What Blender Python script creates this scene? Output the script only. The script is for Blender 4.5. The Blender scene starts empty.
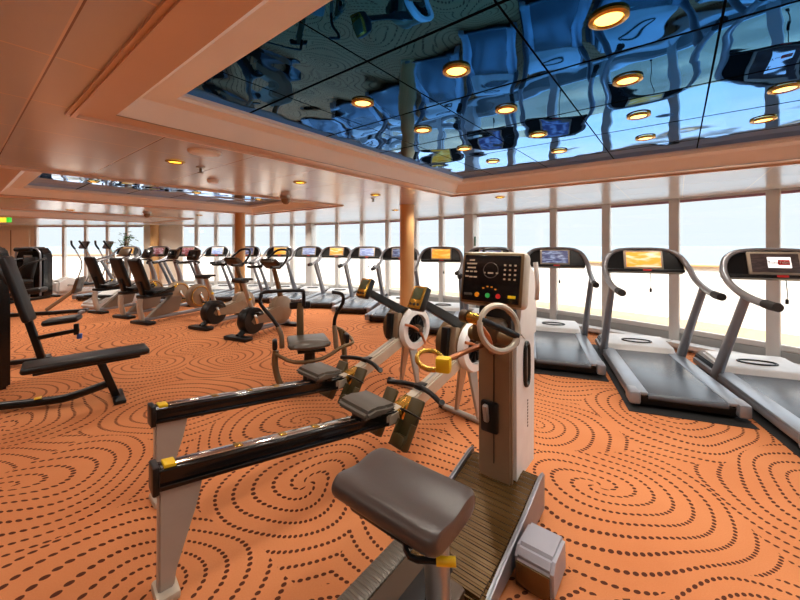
import bpy, bmesh, math, random
from mathutils import Vector, Matrix
random.seed(7)
PI = math.pi
S = bpy.context.scene
COL = S.collection
EYE = 1.45
RZ = math.radians(-38.17)            # the room's own axes (ceiling tiles) are turned by this angle
CA, SA = math.cos(RZ), math.sin(RZ)
def room(a, v, z=0.0):               # room axes (a along the windows, v towards them) to world
    return Vector((a * CA - v * SA, a * SA + v * CA, z))

# ------------------------------------------------------------------ materials
class N:
    """small wrapper so that shader maths reads like maths"""
    def __init__(s, nt, sock): s.nt, s.s = nt, sock
    def _op(s, op, *o):
        n = s.nt.nodes.new('ShaderNodeMath'); n.operation = op
        for i, x in enumerate((s,) + o):
            if isinstance(x, N): s.nt.links.new(x.s, n.inputs[i])
            else: n.inputs[i].default_value = x
        return N(s.nt, n.outputs[0])
    def __add__(s, o): return s._op('ADD', o)
    def __sub__(s, o): return s._op('SUBTRACT', o)
    def __mul__(s, o): return s._op('MULTIPLY', o)
    def __truediv__(s, o): return s._op('DIVIDE', o)
    def lt(s, o): return s._op('LESS_THAN', o)
    def gt(s, o): return s._op('GREATER_THAN', o)
    def fl(s): return s._op('FLOOR')
    def fr(s): return s._op('FRACT')
    def ab(s): return s._op('ABSOLUTE')
    def sq(s): return s._op('SQRT')
    def mx(s, o): return s._op('MAXIMUM', o)
    def mn(s, o): return s._op('MINIMUM', o)
    def at2(s, o): return s._op('ARCTAN2', o)

def new_mat(name):
    m = bpy.data.materials.new(name); m.use_nodes = True
    nt = m.node_tree
    return m, nt, nt.nodes['Principled BSDF']
def lin(c):
    return tuple(((x / 255) / 12.92 if x / 255 <= 0.04045 else ((x / 255 + 0.055) / 1.055) ** 2.4) for x in c) + (1.0,)
def mixcol(nt, fac, a, b):
    n = nt.nodes.new('ShaderNodeMix'); n.data_type = 'RGBA'
    for sock, x in ((n.inputs[0], fac), (n.inputs[6], a), (n.inputs[7], b)):
        if isinstance(x, N): nt.links.new(x.s, sock)
        elif hasattr(x, 'links'): nt.links.new(x, sock)
        else: sock.default_value = x
    return n.outputs[2]
def noise(nt, scale, detail=2, vec=None, rough=0.5):
    n = nt.nodes.new('ShaderNodeTexNoise'); n.inputs['Scale'].default_value = scale
    n.inputs['Detail'].default_value = detail; n.inputs['Roughness'].default_value = rough
    if vec is not None: nt.links.new(vec, n.inputs['Vector'])
    return n
def objco(nt):
    return nt.nodes.new('ShaderNodeTexCoord').outputs['Object']
def bump(nt, bs, h, strength=0.2, dist=0.01):
    b = nt.nodes.new('ShaderNodeBump'); b.inputs['Strength'].default_value = strength
    b.inputs['Distance'].default_value = dist
    nt.links.new(h, b.inputs['Height']); nt.links.new(b.outputs['Normal'], bs.inputs['Normal'])
M = {}
def simple(name, rgb, rough=0.5, metal=0.0, vary=0.12, bscale=0, bstr=0.1, coat=0.0, spec=None):
    m, nt, bs = new_mat(name)
    c = lin(rgb); d = tuple(x * (1 - vary) for x in c[:3]) + (1,)
    nz = noise(nt, 9.0, 3, objco(nt))
    out = mixcol(nt, N(nt, nz.outputs[0]), d, tuple(min(1, x * (1 + vary)) for x in c[:3]) + (1,))
    nt.links.new(out, bs.inputs['Base Color'])
    bs.inputs['Roughness'].default_value = rough; bs.inputs['Metallic'].default_value = metal
    bs.inputs['Coat Weight'].default_value = coat
    if spec is not None: bs.inputs['Specular IOR Level'].default_value = spec
    if bscale: bump(nt, bs, noise(nt, bscale, 2, objco(nt)).outputs[0], bstr, 0.003)
    M[name] = m
    return m
def glow(name, rgb, strength, pattern=None):
    m, nt, bs = new_mat(name)
    bs.inputs['Base Color'].default_value = lin(rgb)
    bs.inputs['Emission Color'].default_value = lin(rgb)
    bs.inputs['Emission Strength'].default_value = strength
    bs.inputs['Roughness'].default_value = 0.3
    if pattern:                       # a screen picture: soft blotches of a second colour
        mp = nt.nodes.new('ShaderNodeMapping'); mp.inputs['Scale'].default_value = (0.5, 0.5, 2.2)
        nt.links.new(objco(nt), mp.inputs['Vector'])
        nz = noise(nt, pattern[1], 2, mp.outputs[0])
        f = N(nt, nz.outputs[0]); f = ((f - 0.46) * 5.0).mx(0.0).mn(1.0)
        o = mixcol(nt, f, lin(rgb), lin(pattern[0]))
        nt.links.new(o, bs.inputs['Emission Color'])
    M[name] = m
    return m
simple('silver', (176, 172, 166), 0.32, 0.75)
simple('warm_silver', (190, 178, 160), 0.36, 0.3)
simple('leg_grey', (168, 160, 150), 0.4, 0.15)
simple('foot_grey', (168, 168, 178), 0.35, 0.3)
simple('strut_silver', (186, 178, 166), 0.34, 0.3)
simple('panel_taupe', (124, 106, 90), 0.4, 0.2)
simple('olive', (70, 58, 30), 0.4, 0.15)
simple('light_grey', (222, 220, 217), 0.38, 0.05)
simple('deck_silver', (150, 156, 164), 0.35, 0.5)
simple('upright_grey', (140, 140, 145), 0.34, 0.45)
simple('bronze', (112, 90, 62), 0.33, 0.45)
simple('tan_frame', (142, 120, 96), 0.42, 0.2)
simple('chrome', (215, 212, 205), 0.12, 1.0, 0.03)
simple('gold', (196, 150, 62), 0.25, 0.85)
simple('copper', (176, 112, 72), 0.32, 0.7)
simple('black', (13, 12, 12), 0.36, 0.0, 0.2, 120, 0.05, spec=0.4)
simple('black_gloss', (16, 15, 16), 0.16, 0.0, 0.1)
simple('rubber', (30, 29, 29), 0.7, 0.0, 0.2, 200, 0.2)
simple('belt', (74, 80, 88), 0.25, 0.0, 0.1, 350, 0.15)
simple('leather', (74, 64, 60), 0.34, 0.0, 0.12, 160, 0.12)
simple('dark_leather', (14, 12, 12), 0.42, 0.0, 0.12, 160, 0.12, spec=0.4)
simple('seat_grey', (88, 82, 74), 0.35, 0.1, 0.1)
simple('brown_plastic', (72, 52, 34), 0.36, 0.15, 0.15)
simple('yellow', (240, 196, 20), 0.4)
simple('orange_dot', (240, 150, 30), 0.4)
simple('green_dot', (50, 190, 95), 0.4)
simple('red', (215, 45, 45), 0.4)
simple('blue', (50, 90, 170), 0.4)
simple('label_print', (176, 158, 136), 0.5)
simple('white_mark', (225, 220, 210), 0.5)
simple('grey_mark', (84, 76, 70), 0.5)
simple('white_paint', (236, 234, 230), 0.5, 0, 0.03)
simple('mullion_paint', (222, 220, 216), 0.4, 0.1, 0.05)
simple('sill_grey', (170, 170, 168), 0.4, 0.1, 0.05)
simple('blind', (176, 130, 146), 0.6)
simple('beige_wall', (246, 238, 222), 0.6, 0, 0.04)
simple('teak', (184, 148, 106), 0.6, 0, 0.1)
simple('rail_wood', (190, 150, 105), 0.5, 0, 0.1)
simple('leaf', (70, 120, 60), 0.5, 0, 0.3)
simple('pot', (120, 90, 66), 0.6)
simple('stem', (90, 80, 50), 0.6)
simple('sign_teal', (120, 160, 145), 0.5)
simple('trim_cream', (232, 214, 190), 0.35, 0, 0.03)
simple('band', (222, 190, 164), 0.3, 0.1, 0.03)
simple('fascia', (246, 244, 240), 0.32, 0, 0.03)
glow('lamp_glow', (255, 196, 96), 4.0)
glow('lamp_glow_dim', (255, 200, 60), 3.0)
glow('exit_green', (60, 200, 60), 1.0)
glow('exit_yellow', (250, 215, 60), 1.2)
glow('screen_blue', (70, 74, 110), 0.7, ((190, 205, 235), 26))
glow('screen_pale', (120, 135, 175), 0.9, ((225, 232, 245), 18))
glow('screen_gold', (235, 165, 60), 0.9, ((255, 244, 215), 12))
glow('screen_orange', (225, 150, 40), 0.9, ((250, 225, 120), 16))
glow('screen_red', (120, 40, 40), 0.8, ((225, 200, 205), 22))
glow('screen_dark', (52, 40, 38), 0.5, ((100, 80, 72), 30))
glow('screen_card', (250, 248, 246), 1.0)
glow('screen_lcd', (60, 62, 40), 0.25, ((120, 110, 60), 60))

def wood_column():
    m, nt, bs = new_mat('column_wood')
    w = nt.nodes.new('ShaderNodeTexWave'); w.inputs['Scale'].default_value = 3.0
    w.inputs['Distortion'].default_value = 4.0; w.bands_direction = 'X'
    mp = nt.nodes.new('ShaderNodeMapping'); mp.inputs['Scale'].default_value = (6, 6, 0.5)
    nt.links.new(objco(nt), mp.inputs['Vector']); nt.links.new(mp.outputs[0], w.inputs['Vector'])
    o = mixcol(nt, N(nt, w.outputs['Fac']), lin((208, 156, 98)), lin((226, 180, 122)))
    nt.links.new(o, bs.inputs['Base Color']); bs.inputs['Roughness'].default_value = 0.35
    M['column_wood'] = m
wood_column()

def carpet():
    m, nt, bs = new_mat('carpet')
    co = objco(nt)
    wn = noise(nt, 0.9, 1, co)
    sub = nt.nodes.new('ShaderNodeVectorMath'); sub.operation = 'MULTIPLY_ADD'
    nt.links.new(wn.outputs['Color'], sub.inputs[0])
    sub.inputs[1].default_value = (0.55, 0.55, 0); nt.links.new(co, sub.inputs[2])
    vo = nt.nodes.new('ShaderNodeTexVoronoi'); vo.voronoi_dimensions = '2D'
    vo.inputs['Scale'].default_value = 0.98; vo.inputs['Randomness'].default_value = 0.75
    nt.links.new(sub.outputs[0], vo.inputs['Vector'])
    d = nt.nodes.new('ShaderNodeVectorMath'); d.operation = 'SUBTRACT'
    nt.links.new(sub.outputs[0], d.inputs[0]); nt.links.new(vo.outputs['Position'], d.inputs[1])
    sp = nt.nodes.new('ShaderNodeSeparateXYZ'); nt.links.new(d.outputs[0], sp.inputs[0])
    sc = nt.nodes.new('ShaderNodeSeparateColor'); nt.links.new(vo.outputs['Color'], sc.inputs[0])
    flip = (N(nt, sc.outputs[0]).gt(0.62)) * -2.0 + 1.0
    x = N(nt, sp.outputs[0]) * flip; y = N(nt, sp.outputs[1])
    r = (x * x + y * y * 1.25).sq()
    th = y.at2(x) / (2 * PI)
    s, n, dd = 0.096, 3.0, 0.036
    p = r / s - th * n
    mm = (p + 0.5).fl()
    rl = (mm + th * n) * s
    q = (p - mm) * s                              # distance from the arm
    L = rl * rl * (PI / (n * s * dd))             # arc length along the arm, in dots
    e = (L.fr() - 0.5) * dd
    dist = (q * q + e * e * 0.8).sq()
    dot = dist.lt(0.0114)
    base = noise(nt, 2.2, 4, co); fine = noise(nt, 160, 2, co)
    c1 = mixcol(nt, N(nt, base.outputs[0]), lin((196, 120, 74)), lin((222, 150, 100)))
    c2 = mixcol(nt, N(nt, fine.outputs[0]) * 0.5, c1, lin((186, 104, 58)))
    c3 = mixcol(nt, dot * 0.93, c2, lin((66, 28, 20)))
    nt.links.new(c3, bs.inputs['Base Color'])
    bs.inputs['Roughness'].default_value = 0.9; bs.inputs['Specular IOR Level'].default_value = 0.15
    bump(nt, bs, fine.outputs[0], 0.35, 0.004)
    M['carpet'] = m
carpet()

def ceiling_mat():
    m, nt, bs = new_mat('ceiling_panels')
    co = objco(nt)
    sp = nt.nodes.new('ShaderNodeSeparateXYZ'); nt.links.new(co, sp.inputs[0])
    T = 0.588
    ga = ((N(nt, sp.outputs[0]) + 1.132) / T + 100.5).fr()       # seams across
    gv = ((N(nt, sp.outputs[1]) - 0.225) / T + 100.5).fr()       # seams along
    la = (ga - 0.5).ab().lt(0.0085)
    lv = (gv - 0.502).ab().lt(0.005); le = (gv - 0.491).ab().lt(0.006)
    nz = noise(nt, 1.3, 2, co)
    c0 = mixcol(nt, N(nt, nz.outputs[0]), lin((204, 200, 201)), lin((213, 209, 209)))
    c1 = mixcol(nt, la * 0.75, c0, lin((246, 222, 198)))
    c2 = mixcol(nt, lv * 0.85, mixcol(nt, le * 0.6, c1, lin((250, 226, 204))), lin((120, 80, 62)))
    nt.links.new(c2, bs.inputs['Base Color'])
    bs.inputs['Roughness'].default_value = 0.2; bs.inputs['Metallic'].default_value = 0.12
    bs.inputs['Specular IOR Level'].default_value = 0.55
    h = (lv * -1.0 + 1.0) * 0.6 + N(nt, noise(nt, 2.2, 1, co).outputs[0])*0.35
    bump(nt, bs, h.s, 0.12, 0.01)
    M['ceiling_panels'] = m
ceiling_mat()

def mirror_mat():
    m, nt, bs = new_mat('blue_mirror')
    co = objco(nt)
    sp = nt.nodes.new('ShaderNodeSeparateXYZ'); nt.links.new(co, sp.inputs[0])
    T = 0.586
    ga = ((N(nt, sp.outputs[0]) - 0.12) / T + 100.5).fr()
    gv = ((N(nt, sp.outputs[1]) - 1.11) / T + 100.5).fr()
    seam = ((ga - 0.5).ab().lt(0.007)).mx((gv - 0.5).ab().lt(0.013))
    c = mixcol(nt, seam, lin((6, 122, 214)), lin((10, 16, 26)))
    nt.links.new(c, bs.inputs['Base Color'])
    bs.inputs['Metallic'].default_value = 1.0; bs.inputs['Roughness'].default_value = 0.02
    cw = (seam * -1.0 + 1.0) * 0.3; nt.links.new(cw.s, bs.inputs['Coat Weight'])
    nt.links.new((seam * -1.0 + 1.0).s, bs.inputs['Metallic'])
    nt.links.new((seam * 0.5 + 0.02).s, bs.inputs['Roughness'])
    nt.links.new(((seam * -1.0 + 1.0) * 0.5).s, bs.inputs['Specular IOR Level']); bs.inputs['Coat IOR'].default_value = 1.4; bs.inputs['Coat Roughness'].default_value = 0.02
    bs.inputs['Specular Tint'].default_value = (0.6, 0.84, 1.0, 1)
    # the stretched sheets bulge a little inside each panel and ripple
    bulge = (ga - 0.5) * (ga - 0.5) + (gv - 0.5) * (gv - 0.5)
    nz = noise(nt, 2.1, 1.3, co, 0.4)
    h = bulge * -0.12 + N(nt, nz.outputs[0]) * 1.25
    bump(nt, bs, h.s, 0.6, 0.02)
    nt.links.new(bs.inputs['Normal'].links[0].from_socket, bs.inputs['Coat Normal'])
    M['blue_mirror'] = m
mirror_mat()

def glass_mat():
    m = bpy.data.materials.new('window_glass'); m.use_nodes = True
    nt = m.node_tree; nt.nodes.clear()
    out = nt.nodes.new('ShaderNodeOutputMaterial'); mx = nt.nodes.new('ShaderNodeMixShader')
    tr = nt.nodes.new('ShaderNodeBsdfTransparent'); gl = nt.nodes.new('ShaderNodeBsdfGlossy')
    tr.inputs[0].default_value = (0.97, 0.985, 0.99, 1); gl.inputs['Roughness'].default_value = 0.02
    mx.inputs[0].default_value = 0.05
    nt.links.new(tr.outputs[0], mx.inputs[1]); nt.links.new(gl.outputs[0], mx.inputs[2])
    nt.links.new(mx.outputs[0], out.inputs[0])
    M['window_glass'] = m
glass_mat()

def sea_mat():
    m, nt, bs = new_mat('sea_water')
    co = objco(nt)
    bs.inputs['Base Color'].default_value = lin((112, 128, 138)); bs.inputs['Roughness'].default_value = 0.35
    M['sea_water'] = m
sea_mat()
def ribbed(name, rgb, rough, metal, scale, axis):
    m, nt, bs = new_mat(name)
    sp = nt.nodes.new('ShaderNodeSeparateXYZ'); nt.links.new(objco(nt), sp.inputs[0])
    f = ((N(nt, sp.outputs[axis]) * scale + 50.0).fr() - 0.5).ab() * 2.0
    g = (f - 0.25).mx(0.0).mn(0.3) / 0.3
    bs.inputs['Base Color'].default_value = lin(rgb)
    bs.inputs['Roughness'].default_value = rough; bs.inputs['Metallic'].default_value = metal
    bump(nt, bs, g.s, 0.8, 0.006)
    M[name] = m
ribbed('ribbed_bronze', (96, 70, 36), 0.26, 0.45, 30, 1)
ribbed('ribbed_grey', (104, 96, 86), 0.4, 0.4, 40, 1)

# ------------------------------------------------------------------ mesh building
class MB:
    def __init__(s): s.bm = bmesh.new()
    def _take(s, t, mat=None):
        if mat is not None: bmesh.ops.transform(t, matrix=mat, verts=t.verts)
        me = bpy.data.meshes.new('t'); t.to_mesh(me); t.free()
        s.bm.from_mesh(me); bpy.data.meshes.remove(me)
        return s
    def box(s, c, d, bev=0.0, rot=None, seg=2, taper=None):
        t = bmesh.new(); bmesh.ops.create_cube(t, size=1.0)
        for v in t.verts:
            k = 1.0 if taper is None or v.co.z < 0 else taper
            v.co = Vector((v.co.x * d[0] * k, v.co.y * d[1] * k, v.co.z * d[2]))
        if bev > 0:
            bmesh.ops.bevel(t, geom=t.edges[:], offset=min(bev, min(d) * 0.49), segments=seg, profile=0.5, affect='EDGES')
        m = Matrix.Translation(Vector(c))
        if rot is not None: m = m @ rot
        return s._take(t, m)
    def cyl(s, p0, p1, r, r2=None, seg=20, bev=0.0):
        p0, p1 = Vector(p0), Vector(p1); d = p1 - p0
        t = bmesh.new()
        bmesh.ops.create_cone(t, cap_ends=True, segments=seg, radius1=r, radius2=r if r2 is None else r2, depth=d.length)
        if bev > 0:
            es = [e for e in t.edges if len(e.link_faces) == 2 and any(len(f.verts) > 4 for f in e.link_faces)]
            bmesh.ops.bevel(t, geom=es, offset=bev, segments=2, affect='EDGES')
        q = Vector((0, 0, 1)).rotation_difference(d.normalized())
        return s._take(t, Matrix.Translation((p0 + p1) / 2) @ q.to_matrix().to_4x4())
    def tube(s, pts, r, seg=10, closed=False, smooth=3, flat=1.0):
        pts = [Vector(p) for p in pts]
        rs = r if isinstance(r, (list, tuple)) else [r] * len(pts)
        if smooth > 1 and len(pts) > 2:
            out, ro = [], []; n = len(pts)
            rng = range(n) if closed else range(n - 1)
            for i in rng:
                a = pts[(i - 1) % n] if closed or i > 0 else pts[0] * 2 - pts[1]
                b, c = pts[i], pts[(i + 1) % n]
                e = pts[(i + 2) % n] if closed or i + 2 < n else c * 2 - b
                for k in range(smooth):
                    u = k / smooth
                    out.append(0.5 * ((2 * b) + (c - a) * u + (2 * a - 5 * b + 4 * c - e) * u * u + (3 * b - a - 3 * c + e) * u ** 3))
                    ro.append(rs[i] * (1 - u) + rs[(i + 1) % n] * u)
            if not closed: out.append(pts[-1]); ro.append(rs[-1])
            pts, rs = out, ro
        n = len(pts); rings = []; prev = None
        for i, p in enumerate(pts):
            if closed: tg = pts[(i + 1) % n] - pts[i - 1]
            else: tg = pts[min(i + 1, n - 1)] - pts[max(i - 1, 0)]
            tg.normalize()
            if prev is None:
                up = Vector((0, 0, 1)) if abs(tg.z) < 0.9 else Vector((1, 0, 0))
                nx = tg.cross(up).normalized()
            else:
                nx = (prev - tg * prev.dot(tg)).normalized()
            prev = nx; ny = tg.cross(nx)
            rings.append([s.bm.verts.new(p + nx * math.cos(2 * PI * k / seg) * rs[i] + ny * math.sin(2 * PI * k / seg) * rs[i] * flat) for k in range(seg)])
        for i in range(n if closed else n - 1):
            A, B = rings[i], rings[(i + 1) % n]
            for k in range(seg):
                s.bm.faces.new((A[k], A[(k + 1) % seg], B[(k + 1) % seg], B[k]))
        if not closed:
            s.bm.faces.new(rings[0][::-1]); s.bm.faces.new(rings[-1])
        return s
    def prism(s, outline, depth, frame=None, bev=0.0):
        """outline (y,z) extruded along x, centred; frame = matrix"""
        t = bmesh.new()
        a = [t.verts.new((-depth / 2, y, z)) for y, z in outline]
        b = [t.verts.new((depth / 2, y, z)) for y, z in outline]
        t.faces.new(a[::-1]); t.faces.new(b)
        for i in range(len(a)):
            j = (i + 1) % len(a)
            t.faces.new((a[i], a[j], b[j], b[i]))
        bmesh.ops.recalc_face_normals(t, faces=t.faces[:])
        if bev > 0: bmesh.ops.bevel(t, geom=t.edges[:], offset=bev, segments=2, affect='EDGES')
        return s._take(t, frame)
    def loft(s, prof, stations, c=(0, 0, 0), n=3):
        """closed (y,z) profile, smoothed, swept along x; stations = (x, scale)"""
        P_ = []; m = len(prof)
        for i in range(m):
            a, b, d, e = (Vector((*prof[(i + k) % m], 0)) for k in (-1, 0, 1, 2))
            for k in range(n):
                u = k / n
                P_.append(0.5 * ((2 * b) + (d - a) * u + (2 * a - 5 * b + 4 * d - e) * u * u + (3 * b - a - 3 * d + e) * u ** 3))
        cen = sum(P_, Vector()) / len(P_); rings = []
        for x, k in stations:
            rings.append([s.bm.verts.new((c[0] + x, c[1] + cen.x + (p.x - cen.x) * k, c[2] + cen.y + (p.y - cen.y) * k)) for p in P_])
        L = len(P_)
        for A, B in zip(rings, rings[1:]):
            for k in range(L): s.bm.faces.new((A[k], A[(k + 1) % L], B[(k + 1) % L], B[k]))
        s.bm.faces.new(rings[0][::-1]); s.bm.faces.new(rings[-1])
        return s
    def ell(s, c, d, rot=None, seg=16):
        t = bmesh.new(); bmesh.ops.create_uvsphere(t, u_segments=seg, v_segments=max(6, seg // 2 + 2), radius=0.5)
        m = Matrix.Translation(Vector(c))
        if rot is not None: m = m @ rot
        return s._take(t, m @ Matrix.Diagonal((d[0], d[1], d[2], 1)))
    def ring(s, c, R, r, axis=(0, 0, 1), seg=28, tseg=8, flat=1.0):
        q = Vector((0, 0, 1)).rotation_difference(Vector(axis).normalized())
        pts = [Vector(c) + q @ Vector((math.cos(2 * PI * i / seg) * R, math.sin(2 * PI * i / seg) * R, 0)) for i in range(seg)]
        return s.tube(pts, r, tseg, True, 1, flat)
    def lathe(s, prof, c=(0, 0, 0), axis=(0, 0, 1), seg=28, caps=True):
        """prof: (radius, height) pairs"""
        q = Vector((0, 0, 1)).rotation_difference(Vector(axis).normalized()); c = Vector(c)
        rings = [[s.bm.verts.new(c + q @ Vector((math.cos(2 * PI * k / seg) * r, math.sin(2 * PI * k / seg) * r, h))) for k in range(seg)] for r, h in prof]
        for A, B in zip(rings, rings[1:]):
            for k in range(seg): s.bm.faces.new((A[k], A[(k + 1) % seg], B[(k + 1) % seg], B[k]))
        if caps and prof[0][0] > 1.1e-4: s.bm.faces.new(rings[0][::-1])
        if caps and prof[-1][0] > 1.1e-4: s.bm.faces.new(rings[-1])
        return s
    def quad(s, *ps):
        s.bm.faces.new([s.bm.verts.new(Vector(p)) for p in ps]); return s
    def build(s, name, mat, parent=None, smooth=True):
        bm = s.bm
        bmesh.ops.remove_doubles(bm, verts=bm.verts, dist=1e-6)
        bmesh.ops.recalc_face_normals(bm, faces=bm.faces[:])
        me = bpy.data.meshes.new(name); bm.to_mesh(me); bm.free()
        me.materials.append(M[mat])
        if smooth:
            for p in me.polygons: p.use_smooth = True
            try: me.set_sharp_from_angle(angle=math.radians(38))
            except Exception: pass
        o = bpy.data.objects.new(name, me); COL.objects.link(o)
        if parent is not None: o.parent = parent
        return o
def RX(d): return Matrix.Rotation(math.radians(d), 4, 'X')
def RY(d): return Matrix.Rotation(math.radians(d), 4, 'Y')
def RZm(d): return Matrix.Rotation(math.radians(d), 4, 'Z')
def tag(o, label, cat, group=None):
    o['label'] = label; o['category'] = cat
    if group: o['group'] = group
    return o
def struct(o): o['kind'] = 'structure'; return o
def thing(name, label, cat, loc, heading=0.0, group=None):
    o = bpy.data.objects.new(name, None); COL.objects.link(o)
    o.empty_display_size = 0.1
    o.location = loc; o.rotation_euler = (0, 0, -math.radians(heading))
    return tag(o, label, cat, group)
KIDS = {}
def copy_tree(o, parent=None):
    c = o.copy(); COL.objects.link(c)
    if parent is not None: c.parent = parent
    for ch in [k for k in ALL if k.parent == o]:
        copy_tree(ch, c)
    return c
ALL = []
def dup(root, loc, heading, label):
    global ALL
    ALL = list(COL.objects)
    c = copy_tree(root)
    c.location = loc; c.rotation_euler = (0, 0, -math.radians(heading)); c['label'] = label
    return c
def kid(root, name):
    return next(o for o in COL.objects if o.parent == root and o.name.split('.')[0] == name)
SKY, SUN, LAMP_E, EXPO = 1.15, 10.0, 18.5, 0.08
# ------------------------------------------------------------------ the room
H = 2.11                                  # ceiling height
WALL = [(6.1, -3.0), (6.05, -1.6), (5.95, -0.3), (5.75, 0.95), (5.42, 2.15), (5.0, 3.25), (4.5, 4.25), (3.97, 5.1), (3.41, 5.82), (2.83, 6.48), (2.24, 7.1),
        (1.6, 7.78), (1.0, 8.36), (0.41, 8.92), (-0.31, 9.5), (-1.05, 10.02), (-1.84, 10.5), (-2.72, 10.95), (-3.4, 11.22),
        (-4.12, 11.44), (-4.8, 11.6), (-5.45, 11.71), (-6.1, 11.79), (-6.78, 11.85), (-7.28, 11.88)]
SIDE = [(-7.28, 11.88), (-8.3, 11.92), (-8.62, 11.93), (-9.2, 11.94), (-9.86, 11.95), (-10.6, 11.96), (-11.35, 11.97), (-12.3, 11.98), (-15.2, 12.0)]
PILLARS = {11, 17}
OUT = WALL + SIDE[1:] + [(-15.2, -3.0)]
def seg_frame(a, b):
    a, b = Vector((a[0], a[1], 0)), Vector((b[0], b[1], 0))
    d = b - a
    return (a + b) / 2, d.length, math.atan2(d.y, d.x)

# floor: one carpet
mb = MB(); mb.bm.faces.new([mb.bm.verts.new((x, y, 0)) for x, y in OUT])
t = mb.bm; bmesh.ops.solidify(t, geom=t.faces[:], thickness=0.04)
fl = mb.build('floor', 'carpet', None, False); struct(fl)
zs = [v.co.z for v in fl.data.vertices]
for v in fl.data.vertices: v.co.z -= max(zs)

# ceiling with three recesses, laid out in room axes
RECESS = [(-2.24, 4.6, 0.52, 4.0), (-6.95, -4.55, 0.39, 3.9), (-11.9, -9.65, 0.39, 3.6)]
def ceiling():
    mb = MB(); bm = mb.bm
    av = sorted({-18.0, 9.0} | {r[0] for r in RECESS} | {r[1] for r in RECESS})
    vv = sorted({-14.0, 16.0} | {r[2] for r in RECESS} | {r[3] for r in RECESS})
    grid = {(a, v): bm.verts.new((a, v, 0)) for a in av for v in vv}
    for i in range(len(av) - 1):
        for j in range(len(vv) - 1):
            ca, cv = (av[i] + av[i + 1]) / 2, (vv[j] + vv[j + 1]) / 2
            if any(r[0] < ca < r[1] and r[2] < cv < r[3] for r in RECESS): continue
            bm.faces.new((grid[av[i], vv[j]], grid[av[i], vv[j + 1]], grid[av[i + 1], vv[j + 1]], grid[av[i + 1], vv[j]]))
    inv = Matrix.Rotation(-RZ, 3, 'Z')
    pts = [inv @ Vector((x, y, 0)) for x, y in OUT]
    n = len(pts)
    for i in range(n):                    # trim to the outline of the room, a hair inside the glass line
        p, q = pts[i], pts[(i + 1) % n]
        d = (q - p).normalized(); nrm = Vector((d.y, -d.x, 0))
        bmesh.ops.bisect_plane(bm, geom=bm.verts[:] + bm.edges[:] + bm.faces[:], plane_co=p + nrm * 0.05, plane_no=nrm, clear_outer=True)
    o = mb.build('ceiling', 'ceiling_panels', None, False)
    o.rotation_euler = (0, 0, RZ); o.location = (0, 0, H)
    return struct(o)
ceil_o = ceiling()
roof = MB(); roof.bm.faces.new([roof.bm.verts.new((x, y, H + 0.32)) for x, y in OUT])
struct(roof.build('ceiling_slab', 'white_paint', None, False))

def recess(i, r):
    a0, a1, v0, v1 = r
    def loop(ins): return [(a0 + ins, v0 + ins), (a1 - ins, v0 + ins), (a1 - ins, v1 - ins), (a0 + ins, v1 - ins)]
    def skirt(mb, l0, z0, l1, z1):
        for k in range(4):
            j = (k + 1) % 4
            mb.quad((*l0[k], z0), (*l0[j], z0), (*l1[j], z1), (*l1[k], z1))
    mb = MB()
    skirt(mb, loop(0.0), 0.0, loop(0.085), 0.09)
    skirt(mb, loop(0.085), 0.09, loop(0.10), 0.09)
    skirt(mb, loop(0.10), 0.09, loop(0.205), 0.094)
    skirt(mb, loop(0.205), 0.094, loop(0.205), 0.112)
    skirt(mb, loop(0.205), 0.112, loop(0.225), 0.112)
    skirt(mb, loop(0.225), 0.112, loop(0.225), 0.135)
    f = mb.build('trim_%d' % (90 + i), 'fascia', None, False); struct(f)
    f.rotation_euler = (0, 0, RZ); f.location = (0, 0, H)
    # flat band and raised moulding around the opening
    mb = MB()
    skirt(mb, loop(-0.13), -0.004, loop(0.0), -0.004)
    skirt(mb, loop(-0.13), -0.004, loop(-0.13), -0.022); skirt(mb, loop(-0.13), -0.022, loop(-0.148), -0.022)
    skirt(mb, loop(-0.148), -0.022, loop(-0.148), -0.012); skirt(mb, loop(-0.148), -0.012, loop(-0.165), -0.012)
    skirt(mb, loop(-0.165), -0.012, loop(-0.165), 0.0)
    b = mb.build('frame_band', 'band', f, False)
    mb = MB(); l = loop(0.215)
    mb.quad((*l[0], 0.13), (*l[3], 0.13), (*l[2], 0.13), (*l[1], 0.13))
    mb.build('mirror_panel', 'blue_mirror', f, False)
for i, r in enumerate(RECESS): recess(i, r)

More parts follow.
